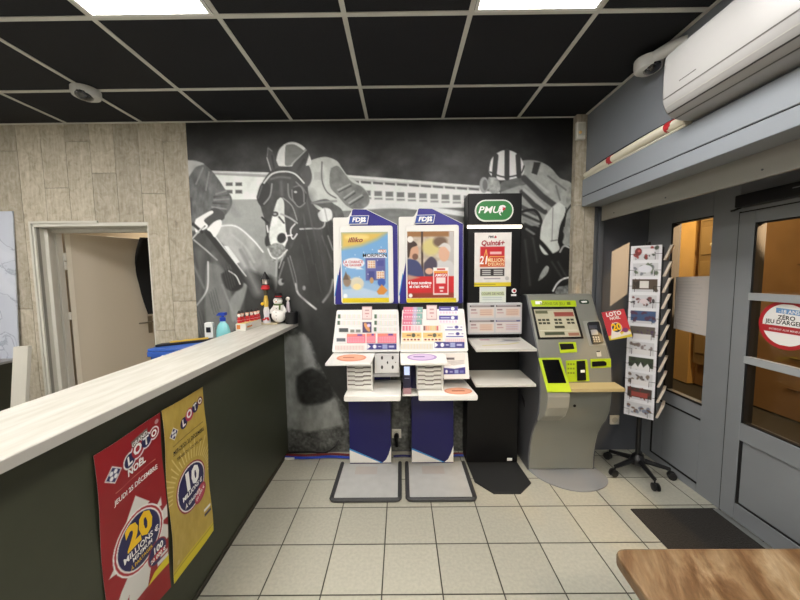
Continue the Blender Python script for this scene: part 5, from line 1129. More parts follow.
# running horse-head mark beside the lettering
hm_ = lambda pts, mt, nm: MB().prism([(.560+a/1000, 2.4838, 2.078-b_/1000) for a, b_ in pts], (0, .0006, 0)).build(nm, mt, sg)
hm_([(178, 62), (190, 44), (210, 40), (226, 46), (232, 58), (214, 62), (205, 74), (212, 84), (204, 98), (196, 84), (186, 96), (182, 82), (192, 72)], inkw, 'horse_mark'); hm_([(206, 54), (228, 58), (226, 74), (214, 82), (204, 72)], inkr, 'horse_mark_red')
hm_([(178, 96), (188, 86), (196, 90), (190, 104), (200, 116), (190, 116), (182, 106)], inkw, 'horse_mark')
MB().tube([(.505, 2.488, 1.879), (.912, 2.488, 1.877)], .0125, 12).build('light_bar', mat('warm_led_bar', '#fff3e0', .4, emit='#fff0dc', estr=2.2), t, 0, True)
def p_quinte(k):                             # 38 x 54
    k.C[:] = (226, 222, 218); k.C += (fbm(k.X/5, k.Y/5, 3)[:, None]-.5)*22
    k.rect(6, 14, 31, 34, (196, 34, 44), 1.2); k.rect(6, 26, 31, 34, (204, 90, 40), 2); k.rect(16, 19, 28, 21.6, (236, 190, 190), .5)
    k.line([(6, 24.5), (10, 24.5), (12, 17), (14, 28), (16, 24), (31, 24)], .9, (240, 190, 90), .5)
    k.rect(6, 36, 31, 43.5, (44, 40, 42), 1)
    for r in range(3): k.rect(8, 37.4+r*2, 17, 38.4+r*2, (216, 214, 210), .4); k.rect(20, 37.4+r*2, 29.5, 38.4+r*2, (216, 214, 210), .4)
    k.rect(-1, 50, 39, 55, (222, 200, 44), .5); k.rect(0, 51.6, 22, 52.4, (150, 140, 40), .4); k.rect(10, 45.6, 27, 46.6, (150, 146, 150), .4); k.ell(34, 46, 2, 2, (190, 186, 186), .5)
    k.ell(21.5, 4.5, 1.2, 1, (180, 40, 50), .4)
ps = Sheet('poster', nrect(.562, .842, 2.4975, 1.428, 1.836), 38, 54, .5, p_quinte, parent=t)
ps.o['label'] = 'white poster with a red jackpot block'
ps.text('PMU', 17.5, 5.5, 2.6, inkk, bold=.03, slant=.2); ps.text('Quinté+', 18.5, 12.6, 5, mat('ink_crimson', '#a0303c', .5), bold=.05, slant=.2); ps.text('21', 9.5, 31.2, 8, inkw, bold=.03, wide=.8, slant=.15)
ps.text('MILLION', 22.3, 29.3, 3.9, mat('ink_cream', '#f3dfae', .5), bold=.02, wide=.85); ps.text("D'EUROS", 22.3, 33, 3, mat('ink_cream', '#f3dfae'), bold=.015)
def p_fly(k):
    k.C[:] = (216, 222, 214); k.rect(2, 5, 25, 9, (196, 208, 160), 1)
    for r in range(2): k.rect(3, 10.5+r*2, 23, 11.4+r*2, (180, 190, 190), .4)
fl = Sheet('printed_flyer', nrect(.603, .806, 2.497, 1.304, 1.424), 27, 16, .6, p_fly); ident(fl.o, 'small pale green flyer taped below the red jackpot poster', 'flyer')
fl.text('COUPE DE NOËL', 13.5, 8.2, 2.6, inkp, bold=.02, wide=.85)
MB().lathe([(.019, 0), (.019, .0008)], (.868, 2.4988, 1.392), 20, None, 1, 1, (0, -1, 0)).build('round_sticker', inkw, t); MB().lathe([(.010, 0), (.010, .0004)], (.870, 2.4978, 1.392), 14, None, 1, 1, (0, -1, 0)).build('sticker_mark', inkr, t)
box('sticker_label', (.846, 2.4984, 1.352), (.886, 2.4999, 1.366), inkw, t)
hl = MB().box((.505, 2.452, 1.065), (.915, 2.4995, 1.302)); ho = hl.build('leaflet_rack', mat('rack_white', '#c4c4c6', .4), t, .003)
cols4 = [(.518, .705, 1.192, 1.288), (.716, .903, 1.192, 1.288), (.518, .705, 1.078, 1.174), (.716, .903, 1.078, 1.174)]
names4 = ['upper left', 'upper right', 'lower left', 'lower right']
for i, (a, b_, c, d) in enumerate(cols4):
    def pf_(k, i=i):
        k.C[:] = (214, 206, 202); k.rect(0, 0, 19, 1.4, (70, 64, 66) if i != 3 else (84, 84, 130), .4); k.rect(1, .3, 16, 1, (180, 170, 170), .3)
        k.rect(8, 3, 18, 8, (222, 196, 176) if i != 3 else (206, 196, 206), 1); k.rect(1, 3, 5, 4, (150, 120, 124), .4); k.rect(1, 5.4, 6, 6.2, (190, 150, 150), .4)
        for r in range(3): k.rect(8, 3.4+r*1.6, 17, 4+r*1.6, (196, 160, 146), .3)
    s_ = Sheet('betting_slips', nrect(a, b_, 2.4505, c, d), 19, 9.5, .4, pf_, thick=.0012); ident(s_.o, 'betting slips in the '+names4[i]+' pocket of the white rack on the black column', 'betting slips', 'betting slips in the rack')
for nm, z, yb2, zf in (('writing_shelf', 1.030, 2.499, 1.007), ('lower_shelf', .772, 2.499, .758)):
    xa, xb = .512, .925
    yfz = 2.20
    o = MB().prism([(xa, yb2, z), (xb, yb2, z), (xb+.004, yfz, zf), (xa+.0, yfz, zf)], (0, 0, -.018)).build(nm, mat('shelf_white_laminate', '#cfcdc6', .4), t, .002)
def p_sh(k):
    k.C[:] = (206, 202, 196); k.rect(6, 2, 14, 4, (170, 110, 130), .8); k.poly([(18, 8), (28, 3), (34, 4), (36, 9)], (176, 176, 180), 1.5); k.poly([(24, 3), (38, 3.5), (38, 5.5), (26, 5.5)], (110, 108, 112), 1)
    k.line([(4, 15), (24, 13), (34, 10)], 1.2, (196, 190, 110), 1)
zsl = lambda y: 1.030-(2.499-y)*.0769+.0012
s_ = Sheet('desk_mat', [(.535, 2.47, zsl(2.47)), (.905, 2.47, zsl(2.47)), (.910, 2.225, zsl(2.225)), (.545, 2.225, zsl(2.225))], 40, 20, .6, p_sh, thick=.001); ident(s_.o, 'printed sheet lying on the upper white shelf of the black column', 'printed sheet')

# ------------------------------------------------------------------ grey self-service kiosk
mk = mat('kiosk_silver_grey', '#8b8c84', .42, metal=.15, noise=.02, nscale=6); mkd = mat('kiosk_side_grey', '#55565a', .5); mlime = mat('lime_green', '#b7d01e', .4)
KX0, KX1 = .968, 1.478
t = thing('betting_kiosk', 'silver grey self-service kiosk with lime green trim and slanted touch screen', 'kiosk', (1.22, 2.4, 0))
A, B_ = Vector((0, 2.505, 1.354)), Vector((0, 2.248, .905)); Cc = Vector((0, 2.222, .715))
prof = [(2.662, .012), (2.662, 1.32), (2.64, 1.345), (2.60, 1.359), (2.53, 1.362), (2.505, 1.354), (2.248, .905), (2.222, .715), (2.226, .62), (2.238, .54), (2.272, .46), (2.318, .40), (2.36, .32), (2.388, .22), (2.402, .12), (2.405, .012)]
MB().prism([(KX0+.006, y, z) for y, z in prof], (KX1-KX0-.012, 0, 0)).build('cabinet', mk, t, .010, True)
for x0, x1 in ((KX0-.002, KX0+.012), (KX1-.012, KX1+.001)):
    MB().prism([(x0, y+(.004 if y < 2.6 else -.0), z-.004) for y, z in prof], (x1-x0, 0, 0)).build('side_panel', mkd, t, .003)
MB().prism([(KX0-.004, 2.56, .55), (KX0-.004, 2.50, .52), (KX0-.004, 2.49, .47), (KX0-.004, 2.53, .50)], (.003, 0, 0)).build('side_latch', mblk, t)
nA = Vector((0, -(A.z-B_.z), (A.y-B_.y))).normalized(); nB = Vector((0, -(B_.z-Cc.z), (B_.y-Cc.y))).normalized()
def KA(px, py, e=0): return hit(px, py, A+nA*e, nA)
def KB(px, py, e=0): return hit(px, py, Cc+nB*e, nB)
def inset(K, n, pts, th, name, mt, r=0, parent=None, e=0):
    q = [K(*p, e) for p in pts]; q = rounded(q, r) if r else q
    return MB().prism(q, n*th).build(name, mt, parent or t, .001 if th > .003 else 0)
inset(KA, nA, [(530.5, 300.3), (575.5, 300.6), (576.5, 306.6), (532.5, 306.6)], .002, 'lime_header', mlime, .004)
hs_ = Sheet('header_ground', [KA(530.5, 300.3, .0025), KA(575.5, 300.6, .0025), KA(576.5, 306.6, .0025), KA(532.5, 306.6, .0025)], 90, 12, 50, lambda k: None)
hs_.text('BORNE DE JEU', 42, 9, 5.5, mat('ink_olive', '#7f8f22', .5), t, bold=.02); bpy.data.objects.remove(hs_.o)
inset(KA, nA, [(535, 301.3), (541.5, 301.3), (541.8, 304.4), (535.4, 304.4)], .003, 'header_badge', inkw, .003); inset(KA, nA, [(566.5, 302), (570, 302), (570.5, 305), (567, 305)], .003, 'header_mark', mat('ink_olive', '#7f8f22'), .003)
inset(KA, nA, [(578.5, 299.8), (588, 299.8), (589.5, 304), (579.5, 304)], .003, 'oval_logo', mat('logo_dark_green', '#27402f', .4), .02)
inset(KA, nA, [(580.5, 301.3), (586.5, 300.9), (587.2, 302.6), (582, 303)], .0042, 'logo_mark', inkw, .006)
scr = inset(KA, nA, [(531.2, 307.3), (574.6, 306.9), (583.4, 338.6), (538, 339.4)], .006, 'screen_bezel', mat('black_bezel', '#0e0e10', .3), .004)
def p_scr(k):                                # 45 x 28
    k.C[:] = (152, 146, 124); k.C += (fbm(k.X/6, k.Y/6, 2)[:, None]-.5)*16
    k.rect(1, 1.5, 15, 4.5, (80, 82, 62), .8); k.rect(22, 3, 44, 7.5, (120, 62, 54), 1.2); k.rect(1, 1, 44, 1.4, (110, 106, 88), .5)
    for r in range(2):
        for i in range(9):
            if i in (3, 6): continue
            k.rect(2+i*4.6, 10+r*3.2, 5.6+i*4.6, 12+r*3.2, (50, 50, 40), .5)
    k.rect(19, 17, 30, 19.4, (54, 54, 42), .6); k.rect(6, 23, 28, 26, (62, 66, 50), .8); k.rect(32, 24, 44, 27, (130, 92, 74), .6); k.rect(1, 21.2, 44, 21.8, (176, 170, 150), .4)
sm = bpy.data.materials.new('kiosk_display'); sm.use_nodes = True; _a = sm.node_tree.nodes.new('ShaderNodeAttribute'); _a.attribute_name = 'ink'; _b = sm.node_tree.nodes['Principled BSDF']
sm.node_tree.links.new(_a.outputs['Color'], _b.inputs['Base Color']); sm.node_tree.links.new(_a.outputs['Color'], _b.inputs['Emission Color']); _b.inputs['Emission Strength'].default_value = .45; _b.inputs['Roughness'].default_value = .25
ds = Sheet('display', [KA(533.8, 309.3, .0065), KA(572.8, 309, .0065), KA(581, 336.6, .0065), KA(540.2, 337.4, .0065)], 45, 28, .35, p_scr, parent=scr, thick=.0008, mt=sm)
inset(KA, nA, [(582.5, 321), (599.5, 320.5), (606, 345), (589.5, 346)], .0015, 'terminal_recess', mat('kiosk_recess', '#9b9c94', .5), .006)
pt = inset(KA, nA, [(586.6, 323), (597.4, 322.4), (602.3, 343), (592, 344.6)], .022, 'card_terminal', mat('terminal_black', '#1a1b20', .35), .008)
inset(KA, nA, [(588.6, 325.4), (596.6, 325), (597.4, 328.4), (589.4, 328.8)], .001, 'terminal_brand', mat('terminal_grey', '#474a55', .4), .002, pt, .0225)
inset(KA, nA, [(590.4, 329.8), (597, 329.5), (598.2, 334.5), (591.6, 335)], .001, 'terminal_screen', mat('terminal_screen', '#7d8796', .3), .001, pt, .0225)
for r in range(3):
    for c_ in range(3):
        x = 592.6+r*.55+c_*2.4; y = 336.6+r*2.0
        inset(KA, nA, [(x, y), (x+1.5, y), (x+1.8, y+1.2), (x+.3, y+1.2)], .0015, 'terminal_key', mat('key_pale', '#a8a8a4', .4), 0, pt, .0225)
inset(KA, nA, [(558.4, 342.6), (575.6, 342), (577, 352.2), (560.2, 353.3)], .004, 'scanner_surround', mlime, .004); inset(KA, nA, [(559.4, 343.9), (572.8, 343.6), (574.2, 349), (561, 349.8)], .003, 'scanner_window', mblk, .003, None, .0042)
inset(KA, nA, [(596, 351.2), (600.5, 351), (601.3, 356.5), (597, 356.7)], .003, 'coin_slot', mat('slot_pale', '#b4b5ae', .4), .002); inset(KA, nA, [(596.3, 351), (600, 351), (600, 351.9), (596.4, 352)], .002, 'slot_gap', mblk, 0, None, .0032)
inset(KB, nB, [(565.6, 360.6), (586.8, 359.3), (589.3, 381), (567, 382)], .004, 'printer_surround', mlime, .004)
inset(KB, nB, [(576.3, 361), (584.4, 360.5), (585.6, 380), (577, 380.6)], .010, 'printer_slot', mblk, .004, None, .0042); inset(KB, nB, [(580.4, 370), (584.6, 369.8), (584.8, 372.4), (580.6, 372.7)], .004, 'ticket_tongue', inkw, .002, None, .0145)
for r in range(3):
    for c_ in range(3): inset(KB, nB, [(567.5+c_*2.6, 363.3+r*4.4), (569.3+c_*2.6, 363.2+r*4.4), (569.4+c_*2.6, 365+r*4.4), (567.6+c_*2.6, 365.1+r*4.4)], .001, 'keypad_mark', mat('ink_olive', '#7f8f22'), 0, None, .0042)
inset(KB, nB, [(590.3, 359), (610.4, 358.3), (610.8, 367.2), (590.8, 368.2)], .004, 'note_surround', mlime, .004); inset(KB, nB, [(591.6, 361.6), (604, 361), (606.2, 362.6), (606, 365.4), (592, 366.6)], .006, 'note_slot', mblk, .004, None, .0042)
# ledge and ticket-reader pedestal
lg_ = MB().prism([(1.12, 2.235, .758), (1.492, 2.235, .758), (1.492, 2.12, .752), (1.12, 2.12, .752)], (0, 0, -.024)).build('ledge', mat('pale_wood_ledge', '#c3b283', .5), t, .003)
rp0 = [(.970, 2.262, .915), (.970, 2.12, .735), (.970, 2.11, .70), (.970, 2.125, .62), (.970, 2.16, .55), (.970, 2.23, .485), (.970, 2.30, .455)]
MB().prism([(.972, y, z) for _, y, z in rp0], (.148, 0, 0)).build('reader_pedestal', mat('kiosk_pale_grey', '#97968c', .42), t, .006)
P0 = Vector((0, 2.262, .915)); nR = Vector((0, -(.915-.735), (2.262-2.12))).normalized()
def KR(px, py, e=0): return hit(px, py, P0+nR*e, nR)
MB().prism([(.966, 2.268, .922), (1.122, 2.268, .922), (1.125, 2.112, .731), (.964, 2.112, .731)], nR*.012).build('reader_surround', mlime, t, .003)
MB().prism([(.985, 2.258, .910), (1.103, 2.258, .910), (1.106, 2.150, .778), (.983, 2.150, .778)], nR*.0145).build('reader_glass', mat('reader_black', '#0b0b0d', .15), t, .001)
inset(KB, nB, [(568, 385), (572, 385), (571, 387.5), (568.5, 387.5)], .004, 'small_outlet_label', mat('slot_pale', '#b4b5ae'), .001)
MB().lathe([(.010, 0), (.010, .004)], (1.215, 2.232, .59), 16, None, 1, 1, (0, -1, 0)).build('key_lock', mblk, t)
# base plate
bpts = [(.966, 2.64, .001), (.966, 2.43, .001)]+[tuple(p) for p in curve([(.966, 2.43, .001), (1.02, 2.29, .001), (1.12, 2.195, .001), (1.23, 2.155, .001), (1.35, 2.165, .001), (1.46, 2.22, .001), (1.515, 2.31, .001), (1.50, 2.42, .001)], 6)][1:]+[(1.48, 2.64, .001)]
MB().prism(bpts, (0, 0, .010)).build('base_plate', mat('kiosk_base_grey', '#8f9194', .45), t, .002)

# ------------------------------------------------------------------ red leaflet on a little arm beside the kiosk
def p_br(k):                                 # 24 x 30
    k.C[:] = (200, 60, 70); k.poly([(0, 25.5), (24, 22), (24, 31), (0, 31)], (220, 204, 60), .8); k.poly([(2, 28), (8, 12), (14, 26), (20, 22), (24, 25), (24, 27), (2, 29)], (232, 226, 226), 1)
    k.ell(11, 18, 5.6, 5.6, (236, 232, 232), .5); k.ell(11, 18, 4.8, 4.8, (52, 46, 62), .5); k.ell(19, 22, 3, 2.4, (120, 60, 110), .6)
lt_ = [(1.405, 2.13, 1.275), (1.525, 2.10, 1.295), (1.550, 2.10, 1.108), (1.435, 2.13, 1.100)]
q = [ony(601.5, 312.5, 2.30), ony(624, 308.8, 2.26), ony(632.5, 336.5, 2.26), ony(609.5, 340.5, 2.30)]
br = Sheet('lottery_leaflet', q, 24, 30, .4, p_br, thick=.002); ident(br.o, 'red tilted lottery leaflet between the grey kiosk and the card rack', 'leaflet')
br.text('LOTO', 12, 5.2, 4.2, inkw, bold=.06); br.text('NOËL', 12, 9.2, 3, inkw, bold=.04); br.text('20', 11, 20.5, 7, inky, bold=.06)
hc = (q[0]+q[2])/2
ident(MB().tube([tuple(hc+Vector((0, .016, -.02))), tuple(hc+Vector((-.04, .05, -.09))), (1.493, 2.42, 1.02)], .005, 8).build('metal_arm', mat('steel_arm', '#6d6f72', .35, metal=.8), None, 0, True), 'thin metal arm holding the red leaflet beside the kiosk', 'bracket')

# ------------------------------------------------------------------ revolving greeting-card rack
mwire = mat('black_wire', '#111113', .45)
RC = Vector((1.785, 2.375, 0)); ra = math.radians(-42)        # front face turned towards the room
fdir = Vector((math.sin(ra), -math.cos(ra), 0)); rdir = Vector((math.cos(ra), math.sin(ra), 0))
rack = thing('card_rack', 'revolving greeting card rack on a black five-star base with castors', 'card rack', RC)
MB().tube([RC+Vector((0, 0, .10)), RC+Vector((0, 0, 1.74))], .017, 14).build('pole', mat('black_tube', '#141416', .4), rack, 0, True)
MB().lathe([(.05, .075), (.052, .10), (.035, .14), (.024, .15)], RC, 20).build('hub', mat('black_tube', '#141416'), rack, 0, True)
for i in range(5):
    a = math.radians(-24+72*i); d = Vector((math.cos(a), math.sin(a), 0)); R_ = .20
    if RC.x+d.x*R_ > 2.0: R_ = .19
    e = RC+d*R_
    lg2 = MB().tube([RC+d*.03+Vector((0, 0, .105)), RC+d*(R_-.02)+Vector((0, 0, .078)), e+Vector((0, 0, .075))], [.020, .014, .013], 8).build('leg', mat('black_tube', '#141416'), rack, 0, True)
    sd = Vector((-d.y, d.x, 0)); cw = e+d*.012
    cs = MB()
    for s in (-1, 1): cs.lathe([(.022, -.007), (.028, -.004), (.028, .004), (.022, .007)], cw+sd*s*.014+Vector((0, 0, .0285)), 16, None, 1, 1, sd)
    cs.tube([e+Vector((0, 0, .075)), e+Vector((0, 0, .05)), cw+Vector((0, 0, .03))], .006, 6)
    cs.build('castor', mat('castor_black', '#1a1a1c', .35), lg2, 0, True)
HW = .088; ZT, ZB = 1.705, .465; NR = 10; PH = (ZT-ZB)/NR
faces = [(fdir, rdir), (-rdir, fdir), (rdir, -fdir)]
fr_ = MB()
for sx3 in (-1, 1):
    for sy3 in (-1, 1): fr_.tube([RC+fdir*.075*sy3+rdir*HW*sx3*.98+Vector((0, 0, ZB)), RC+fdir*.075*sy3+rdir*HW*sx3*.98+Vector((0, 0, ZT))], .0028, 6)
for z in (ZB, .9, 1.3, ZT-.01):
    q = [RC+fdir*.075*b_+rdir*HW*.98*a+Vector((0, 0, z)) for a, b_ in ((-1, -1), (1, -1), (1, 1), (-1, 1), (-1, -1))]; fr_.tube(q, .0025, 6)
    fr_.tube([RC+Vector((0, 0, z)), q[0]], .0025, 6); fr_.tube([RC+Vector((0, 0, z)), q[2]], .0025, 6)
fr_.build('wire_frame', mwire, rack)
pals = [((196, 60, 56), (70, 84, 66), 'white card with a red bauble'), ((120, 140, 110), (150, 156, 170), 'white card with grey birds'), ((84, 70, 62), (110, 92, 78), 'brown photo card with a white label'), ((150, 80, 80), (60, 56, 60), 'white card with a dark wreath'),
        ((120, 70, 100), (90, 120, 170), 'blue and purple night card'), ((110, 80, 130), (130, 120, 110), 'grey card with purple flowers'), ((170, 150, 150), (150, 130, 120), 'pale card with faint lettering'), ((54, 56, 52), (70, 84, 60), 'dark card with white petals'), ((150, 130, 110), (120, 110, 110), 'pale card with brown branches'), ((150, 60, 56), (90, 76, 70), 'card with a red village')]
pals += [((140, 100, 80), (150, 160, 190), 'white card with a small robin'), ((120, 110, 90), (140, 140, 130), 'white card with pencil foliage')]
NR = 11; PH = (ZT-ZB)/NR
ordw = ['topmost', 'second from the top', 'third from the top', 'fourth from the top', 'fifth from the top', 'sixth from the top', 'seventh from the top', 'eighth from the top', 'ninth from the top', 'tenth from the top', 'lowest']
def p_card(i):
    a, b_, _ = pals[i]; a = tuple(v*.72 for v in a); b_ = tuple(v*.75 for v in b_)
    def f(k):
        k.C[:] = (228, 228, 232); r = random.Random(i*5+1)
        k.rect(4, 2.4, 40, 22, (206, 206, 210), .8)
        if i in (2, 4, 5, 7, 9): k.rect(4, 2.4, 40, 18, b_, .8)
        for j in range(16):
            x, y = 6+r.random()*32, 4+r.random()*15
            k.ell(x, y, 1+r.random()*3, 1+r.random()*2.4, a if r.random() < .5 else b_, .8, .85, r.random()*3)
        if i == 0: k.ell(11, 9, 5, 6, (120, 40, 38), .6); k.ell(12, 8, 2, 2, (190, 90, 84), .6); k.rect(17, 5, 34, 13, (226, 222, 226), 1)
        elif i == 1: k.ell(22, 11, 10, 6, (222, 222, 230), 1)
        elif i == 2: k.rect(15, 5, 28, 16, (224, 220, 216), .6)
        elif i == 3: k.ell(22, 12, 6, 4, (220, 206, 210), .6)
        elif i == 7: k.poly([(6, 22), (14, 12), (18, 18), (22, 10), (26, 18), (32, 11), (38, 22)], (226, 226, 226), .6)
        elif i in (5, 6, 8, 11): k.rect(9, 14, 36, 22, (222, 220, 220), 1)
        elif i == 9: k.rect(10, 9, 34, 17, (160, 72, 64), 1.5)
    return f
up = Vector((0, 0, 1))
pk_ = MB()
for i in range(NR):
    zt = ZT-i*PH; zb0 = zt-PH*1.02; lean = .030
    c0 = RC+fdir*.078; z_hi = zt+.006; z_lo = zt-PH+.004
    tl = c0+fdir*lean*.55-rdir*HW+up*z_hi; tr = c0+fdir*lean*.55+rdir*HW+up*z_hi; brr = c0+fdir*.012+rdir*HW+up*z_lo; bl = c0+fdir*.012-rdir*HW+up*z_lo
    s_ = Sheet('greeting_card', [tl, tr, brr, bl], 44, 25, .9, p_card(i if i < 12 else 11), thick=.010, back=(226, 226, 228))
    ident(s_.o, pals[i][2]+', '+ordw[i]+' on the card rack front', 'greeting card', 'greeting cards on the rack')
    # wire hoop of the pocket
    z = zt-PH*.48; o_ = c0+fdir*(.036)
    a0 = o_-rdir*(HW+.008)+up*z; a1 = o_+rdir*(HW+.008)+up*z
    hoop = MB().tube([a0-fdir*.03, a0, a0+rdir*.042, a0+rdir*.042-up*.040], .0016, 5).tube([a1-fdir*.03, a1, a1-rdir*.042, a1-rdir*.042-up*.040], .0016, 5)
    hoop.build('pocket_wire', mwire, rack)
menv = mat('kraft_card', '#c9b18c', .6)
for side, (fd, rd), mt_, lab in ((1, faces[2], mat('cream_card_stock', '#d9cdbd', .55), 'right side'),):
    for i in range(NR):
        zt = ZT-i*PH+.004; c0 = RC+fd*(HW+.006)
        p = [c0+up*(zt-PH+.01)-rd*.06, c0+up*(zt-PH+.01)+rd*.06, c0+fd*.034+up*zt+rd*.06, c0+fd*.034+up*zt-rd*.06]
        o = MB().prism(p, fd*.016).build('greeting_card', mt_ if (i % 3 or side) else mat('rose_card', '#b98f88', .5), None, .001)
        ident(o, 'edge of the '+ordw[i]+' card on the '+lab+' of the card rack', 'greeting card', 'side cards on the rack')

# ------------------------------------------------------------------ floor mat, cables, sockets, table
mm_ = mat('dark_coir_mat', '#2d2a27', .95, noise=.3, nscale=120, bump=.5)
ident(MB().prism([(1.462, 1.985, .0005), (2.0, 1.985, .0005), (1.995, 1.05, .0005), (1.44, 1.05, .0005)], (0, 0, .008)).build('door_mat', mm_, None, .002), 'dark brown doormat on the tiles in front of the glass door', 'doormat')
def cable(pts, r, col, name, label, n=8):
    return ident(MB().tube(curve(pts), r, n).build(name, mat('cable_'+name, col, .45), None, 0, True), label, 'cable')
cable([(-.985, 2.60, .016), (-.80, 2.585, .016), (-.62, 2.60, .016), (-.44, 2.585, .016)], .010, '#1f3fb0', 'blue_cable', 'blue cable along the wall left of the left lottery stand')
cable([(-.985, 2.63, .018), (-.82, 2.62, .018), (-.6, 2.635, .018), (-.44, 2.62, .018)], .009, '#6e1f22', 'red_cable', 'dark red cable behind the blue cable by the wall')
cable([(-.975, 2.66, .020), (-.8, 2.655, .026), (-.66, 2.65, .024), (-.58, 2.66, .07), (-.55, 2.685, .11)], .008, '#141416', 'black_cable', 'black cable rising onto the wall beside the blue cable')
ident(MB().tube([(-.975, 2.575, .016), (-.90, 2.572, .016)], .012, 10).build('plug_connector', mat('white_connector', '#d5d5d0', .4), None, 0, True), 'white cable connector on the floor at the counter corner', 'connector')
cable([(-.08, 2.60, .014), (.0, 2.61, .014), (.065, 2.60, .014)], .009, '#1b1d5e', 'navy_cable', 'navy cable on the floor between the two lottery stands')
cable([(.412, 2.60, .014), (.46, 2.61, .014), (.508, 2.605, .014)], .009, '#2440a0', 'bright_blue_cable', 'blue cable between the right lottery stand and the black column')
cable([(.412, 2.635, .012), (.46, 2.64, .012), (.508, 2.635, .012)], .008, '#7a2426', 'maroon_cable', 'maroon cable between the right lottery stand and the black column')
def socket(x, z, label, plug):
    t = thing('wall_socket', label, 'socket', (x, YW, z))
    box('plate', (x-.04, YW-.014, z-.04), (x+.04, YW-.0035, z+.04), mat('socket_white', '#d6d4ca', .4), t, .004)
    MB().lathe([(.024, 0), (.024, .002)], (x, YW-.014, z), 20, None, 1, 1, (0, -1, 0)).build('outlet', mat('socket_grey', '#b9b7ae', .5), t)
    if plug:
        MB().lathe([(.02, 0), (.022, .03), (.012, .045)], (x, YW-.0165, z-.01), 16, None, 1, 1, (0, -1, 0)).build('plug', mblk, t, 0, True)
        MB().tube(curve([(x, YW-.06, z-.01), (x, YW-.075, z-.03), (x+.005, YW-.07, z-.08)]), .012, 8).build('plug_lead', mblk, t, 0, True)
socket(-.052, .165, 'white wall socket with a black plug between the two lottery stands', True)
socket(1.81, .27, 'white wall socket low on the wall between kiosk and card rack', False)
ident(MB().lathe([(.045, 0), (.045, .02), (.03, .03)], (-.03, YW-.0045, .585), 20, None, 1, 1, (0, -1, 0)).build('cable_cover', mat('dark_round_cover', '#1b1b1c', .6), None, 0, True), 'dark round cover on the wall between the two lottery stands', 'cover')

def wood_mat():
    m = bpy.data.materials.new('mango_wood'); m.use_nodes = True; nt = m.node_tree; b = nt.nodes['Principled BSDF']; L = nt.links.new
    g = nt.nodes.new('ShaderNodeNewGeometry'); rt = nt.nodes.new('ShaderNodeVectorRotate'); rt.inputs['Angle'].default_value = math.radians(24); rt.inputs['Axis'].default_value = (0, 0, 1); L(g.outputs['Position'], rt.inputs['Vector'])
    v = nt.nodes.new('ShaderNodeVectorMath'); v.operation = 'MULTIPLY'; v.inputs[1].default_value = (13, 2.6, 6); L(rt.outputs[0], v.inputs[0])
    n = nt.nodes.new('ShaderNodeTexNoise'); n.inputs['Scale'].default_value = 1.2; n.inputs['Detail'].default_value = 8; n.inputs['Roughness'].default_value = .62; n.inputs['Distortion'].default_value = .6; L(v.outputs[0], n.inputs['Vector'])
    r = nt.nodes.new('ShaderNodeValToRGB'); e = r.color_ramp.elements; e[0].position = .28; e[0].color = (*lin('#3c2817'), 1); e[1].position = .70; e[1].color = (*lin('#a08b6e'), 1)
    for p, c in ((.40, '#5f4328'), (.50, '#75593c'), (.60, '#8a7254')): q = e.new(p); q.color = (*lin(c), 1)
    L(n.outputs['Fac'], r.inputs['Fac'])
    n2 = nt.nodes.new('ShaderNodeTexNoise'); n2.inputs['Scale'].default_value = 9; n2.inputs['Detail'].default_value = 5; L(v.outputs[0], n2.inputs['Vector'])
    mr = nt.nodes.new('ShaderNodeMapRange'); mr.inputs['To Min'].default_value = .5; mr.inputs['To Max'].default_value = 1.15; L(n2.outputs['Fac'], mr.inputs['Value'])
    hs = nt.nodes.new('ShaderNodeHueSaturation'); L(r.outputs['Color'], hs.inputs['Color']); L(mr.outputs['Result'], hs.inputs['Value']); L(hs.outputs['Color'], b.inputs['Base Color'])
    b.inputs['Roughness'].default_value = .42; bp = nt.nodes.new('ShaderNodeBump'); bp.inputs['Distance'].default_value = .002; bp.inputs['Strength'].default_value = .3; L(n2.outputs['Fac'], bp.inputs['Height']); L(bp.outputs['Normal'], b.inputs['Normal'])
    return m
MWD = wood_mat()
t = thing('wooden_table', 'solid brown wooden table with a rounded corner at the lower right', 'table', (.95, .3, 0))
tp = rounded([(.588, .862, .75), (1.42, .858, .75), (1.40, -.75, .75), (.500, -.75, .75)], .035, 5)
MB().prism(tp, (0, 0, -.038)).build('tabletop', MWD, t, .008, False)
for x, y in ((.66, .78), (1.34, .78), (.62, -.66), (1.32, -.66)): box('leg', (x-.03, y-.03, .001), (x+.03, y+.03, .711), MWD, t, .003)

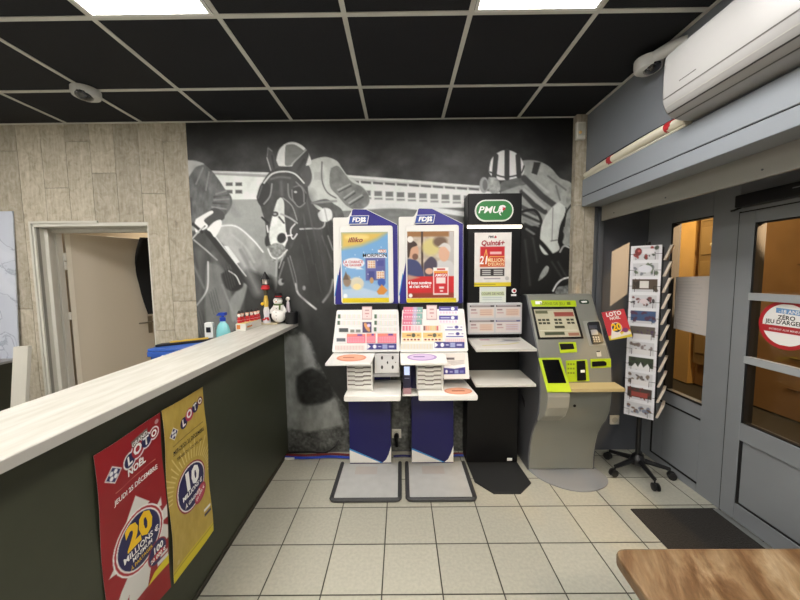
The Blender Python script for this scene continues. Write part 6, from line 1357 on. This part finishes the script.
# ------------------------------------------------------------------ light
def area(name, loc, rot, size, power, col, sy=None, spread=PI):
    l = bpy.data.lights.new(name, 'AREA'); l.energy = power; l.color = col; l.size = size; l.spread = spread
    if sy: l.shape = 'RECTANGLE'; l.size_y = sy
    o = bpy.data.objects.new(name, l); COL.objects.link(o); o.location = loc; o.rotation_euler = rot; return o
def point(name, loc, power, col, r=.05):
    l = bpy.data.lights.new(name, 'POINT'); l.energy = power; l.color = col; l.shadow_soft_size = r
    o = bpy.data.objects.new(name, l); COL.objects.link(o); o.location = loc; return o
warm = (1, .83, .62)
s = bpy.data.lights.new('warm_floor_spot', 'SPOT'); s.energy = 105; s.color = (1, .86, .66); s.spot_size = math.radians(40); s.spot_blend = .3; s.shadow_soft_size = .04  # added spot with no fixture, warms the middle of the floor
so_ = bpy.data.objects.new('warm_floor_spot', s); COL.objects.link(so_); so_.location = (.45, -.9, 2.68)
so_.rotation_euler = (Vector((.30, 1.65, 0))-Vector(so_.location)).to_track_quat('-Z', 'Y').to_euler()
point('street_lamp_light', (3.45, .35, 3.2), 170, (1, .66, .30), .06)
s = bpy.data.lights.new('sidelight_spot', 'SPOT'); s.energy = 1500; s.color = (1, .64, .36); s.spot_size = math.radians(15); s.spot_blend = .2; s.shadow_soft_size = .015  # outdoor lamp as an added spot, cone narrowed to keep off the kiosk
so_ = bpy.data.objects.new('sidelight_spot', s); COL.objects.link(so_); so_.location = (3.47, -.05, 2.62)
so_.rotation_euler = (Vector((2.03, 2.50, 1.60))-Vector(so_.location)).to_track_quat('-Z', 'Y').to_euler()
point('passage_light', (2.9, 4.4, 2.5), 45, (1, .70, .36), .1)
area('back_room_light', (-2.9, 3.4, 2.45), (0, 0, 0), .4, 7, (1, .90, .76))
w = bpy.data.worlds.new('world'); S.world = w; w.use_nodes = True
w.node_tree.nodes['Background'].inputs[0].default_value = (.012, .014, .022, 1); w.node_tree.nodes['Background'].inputs[1].default_value = 1
S.view_settings.view_transform = 'Standard'; S.view_settings.look = 'None'; S.view_settings.exposure = 0.6; S.view_settings.gamma = 1; S.view_settings.use_curve_mapping = False
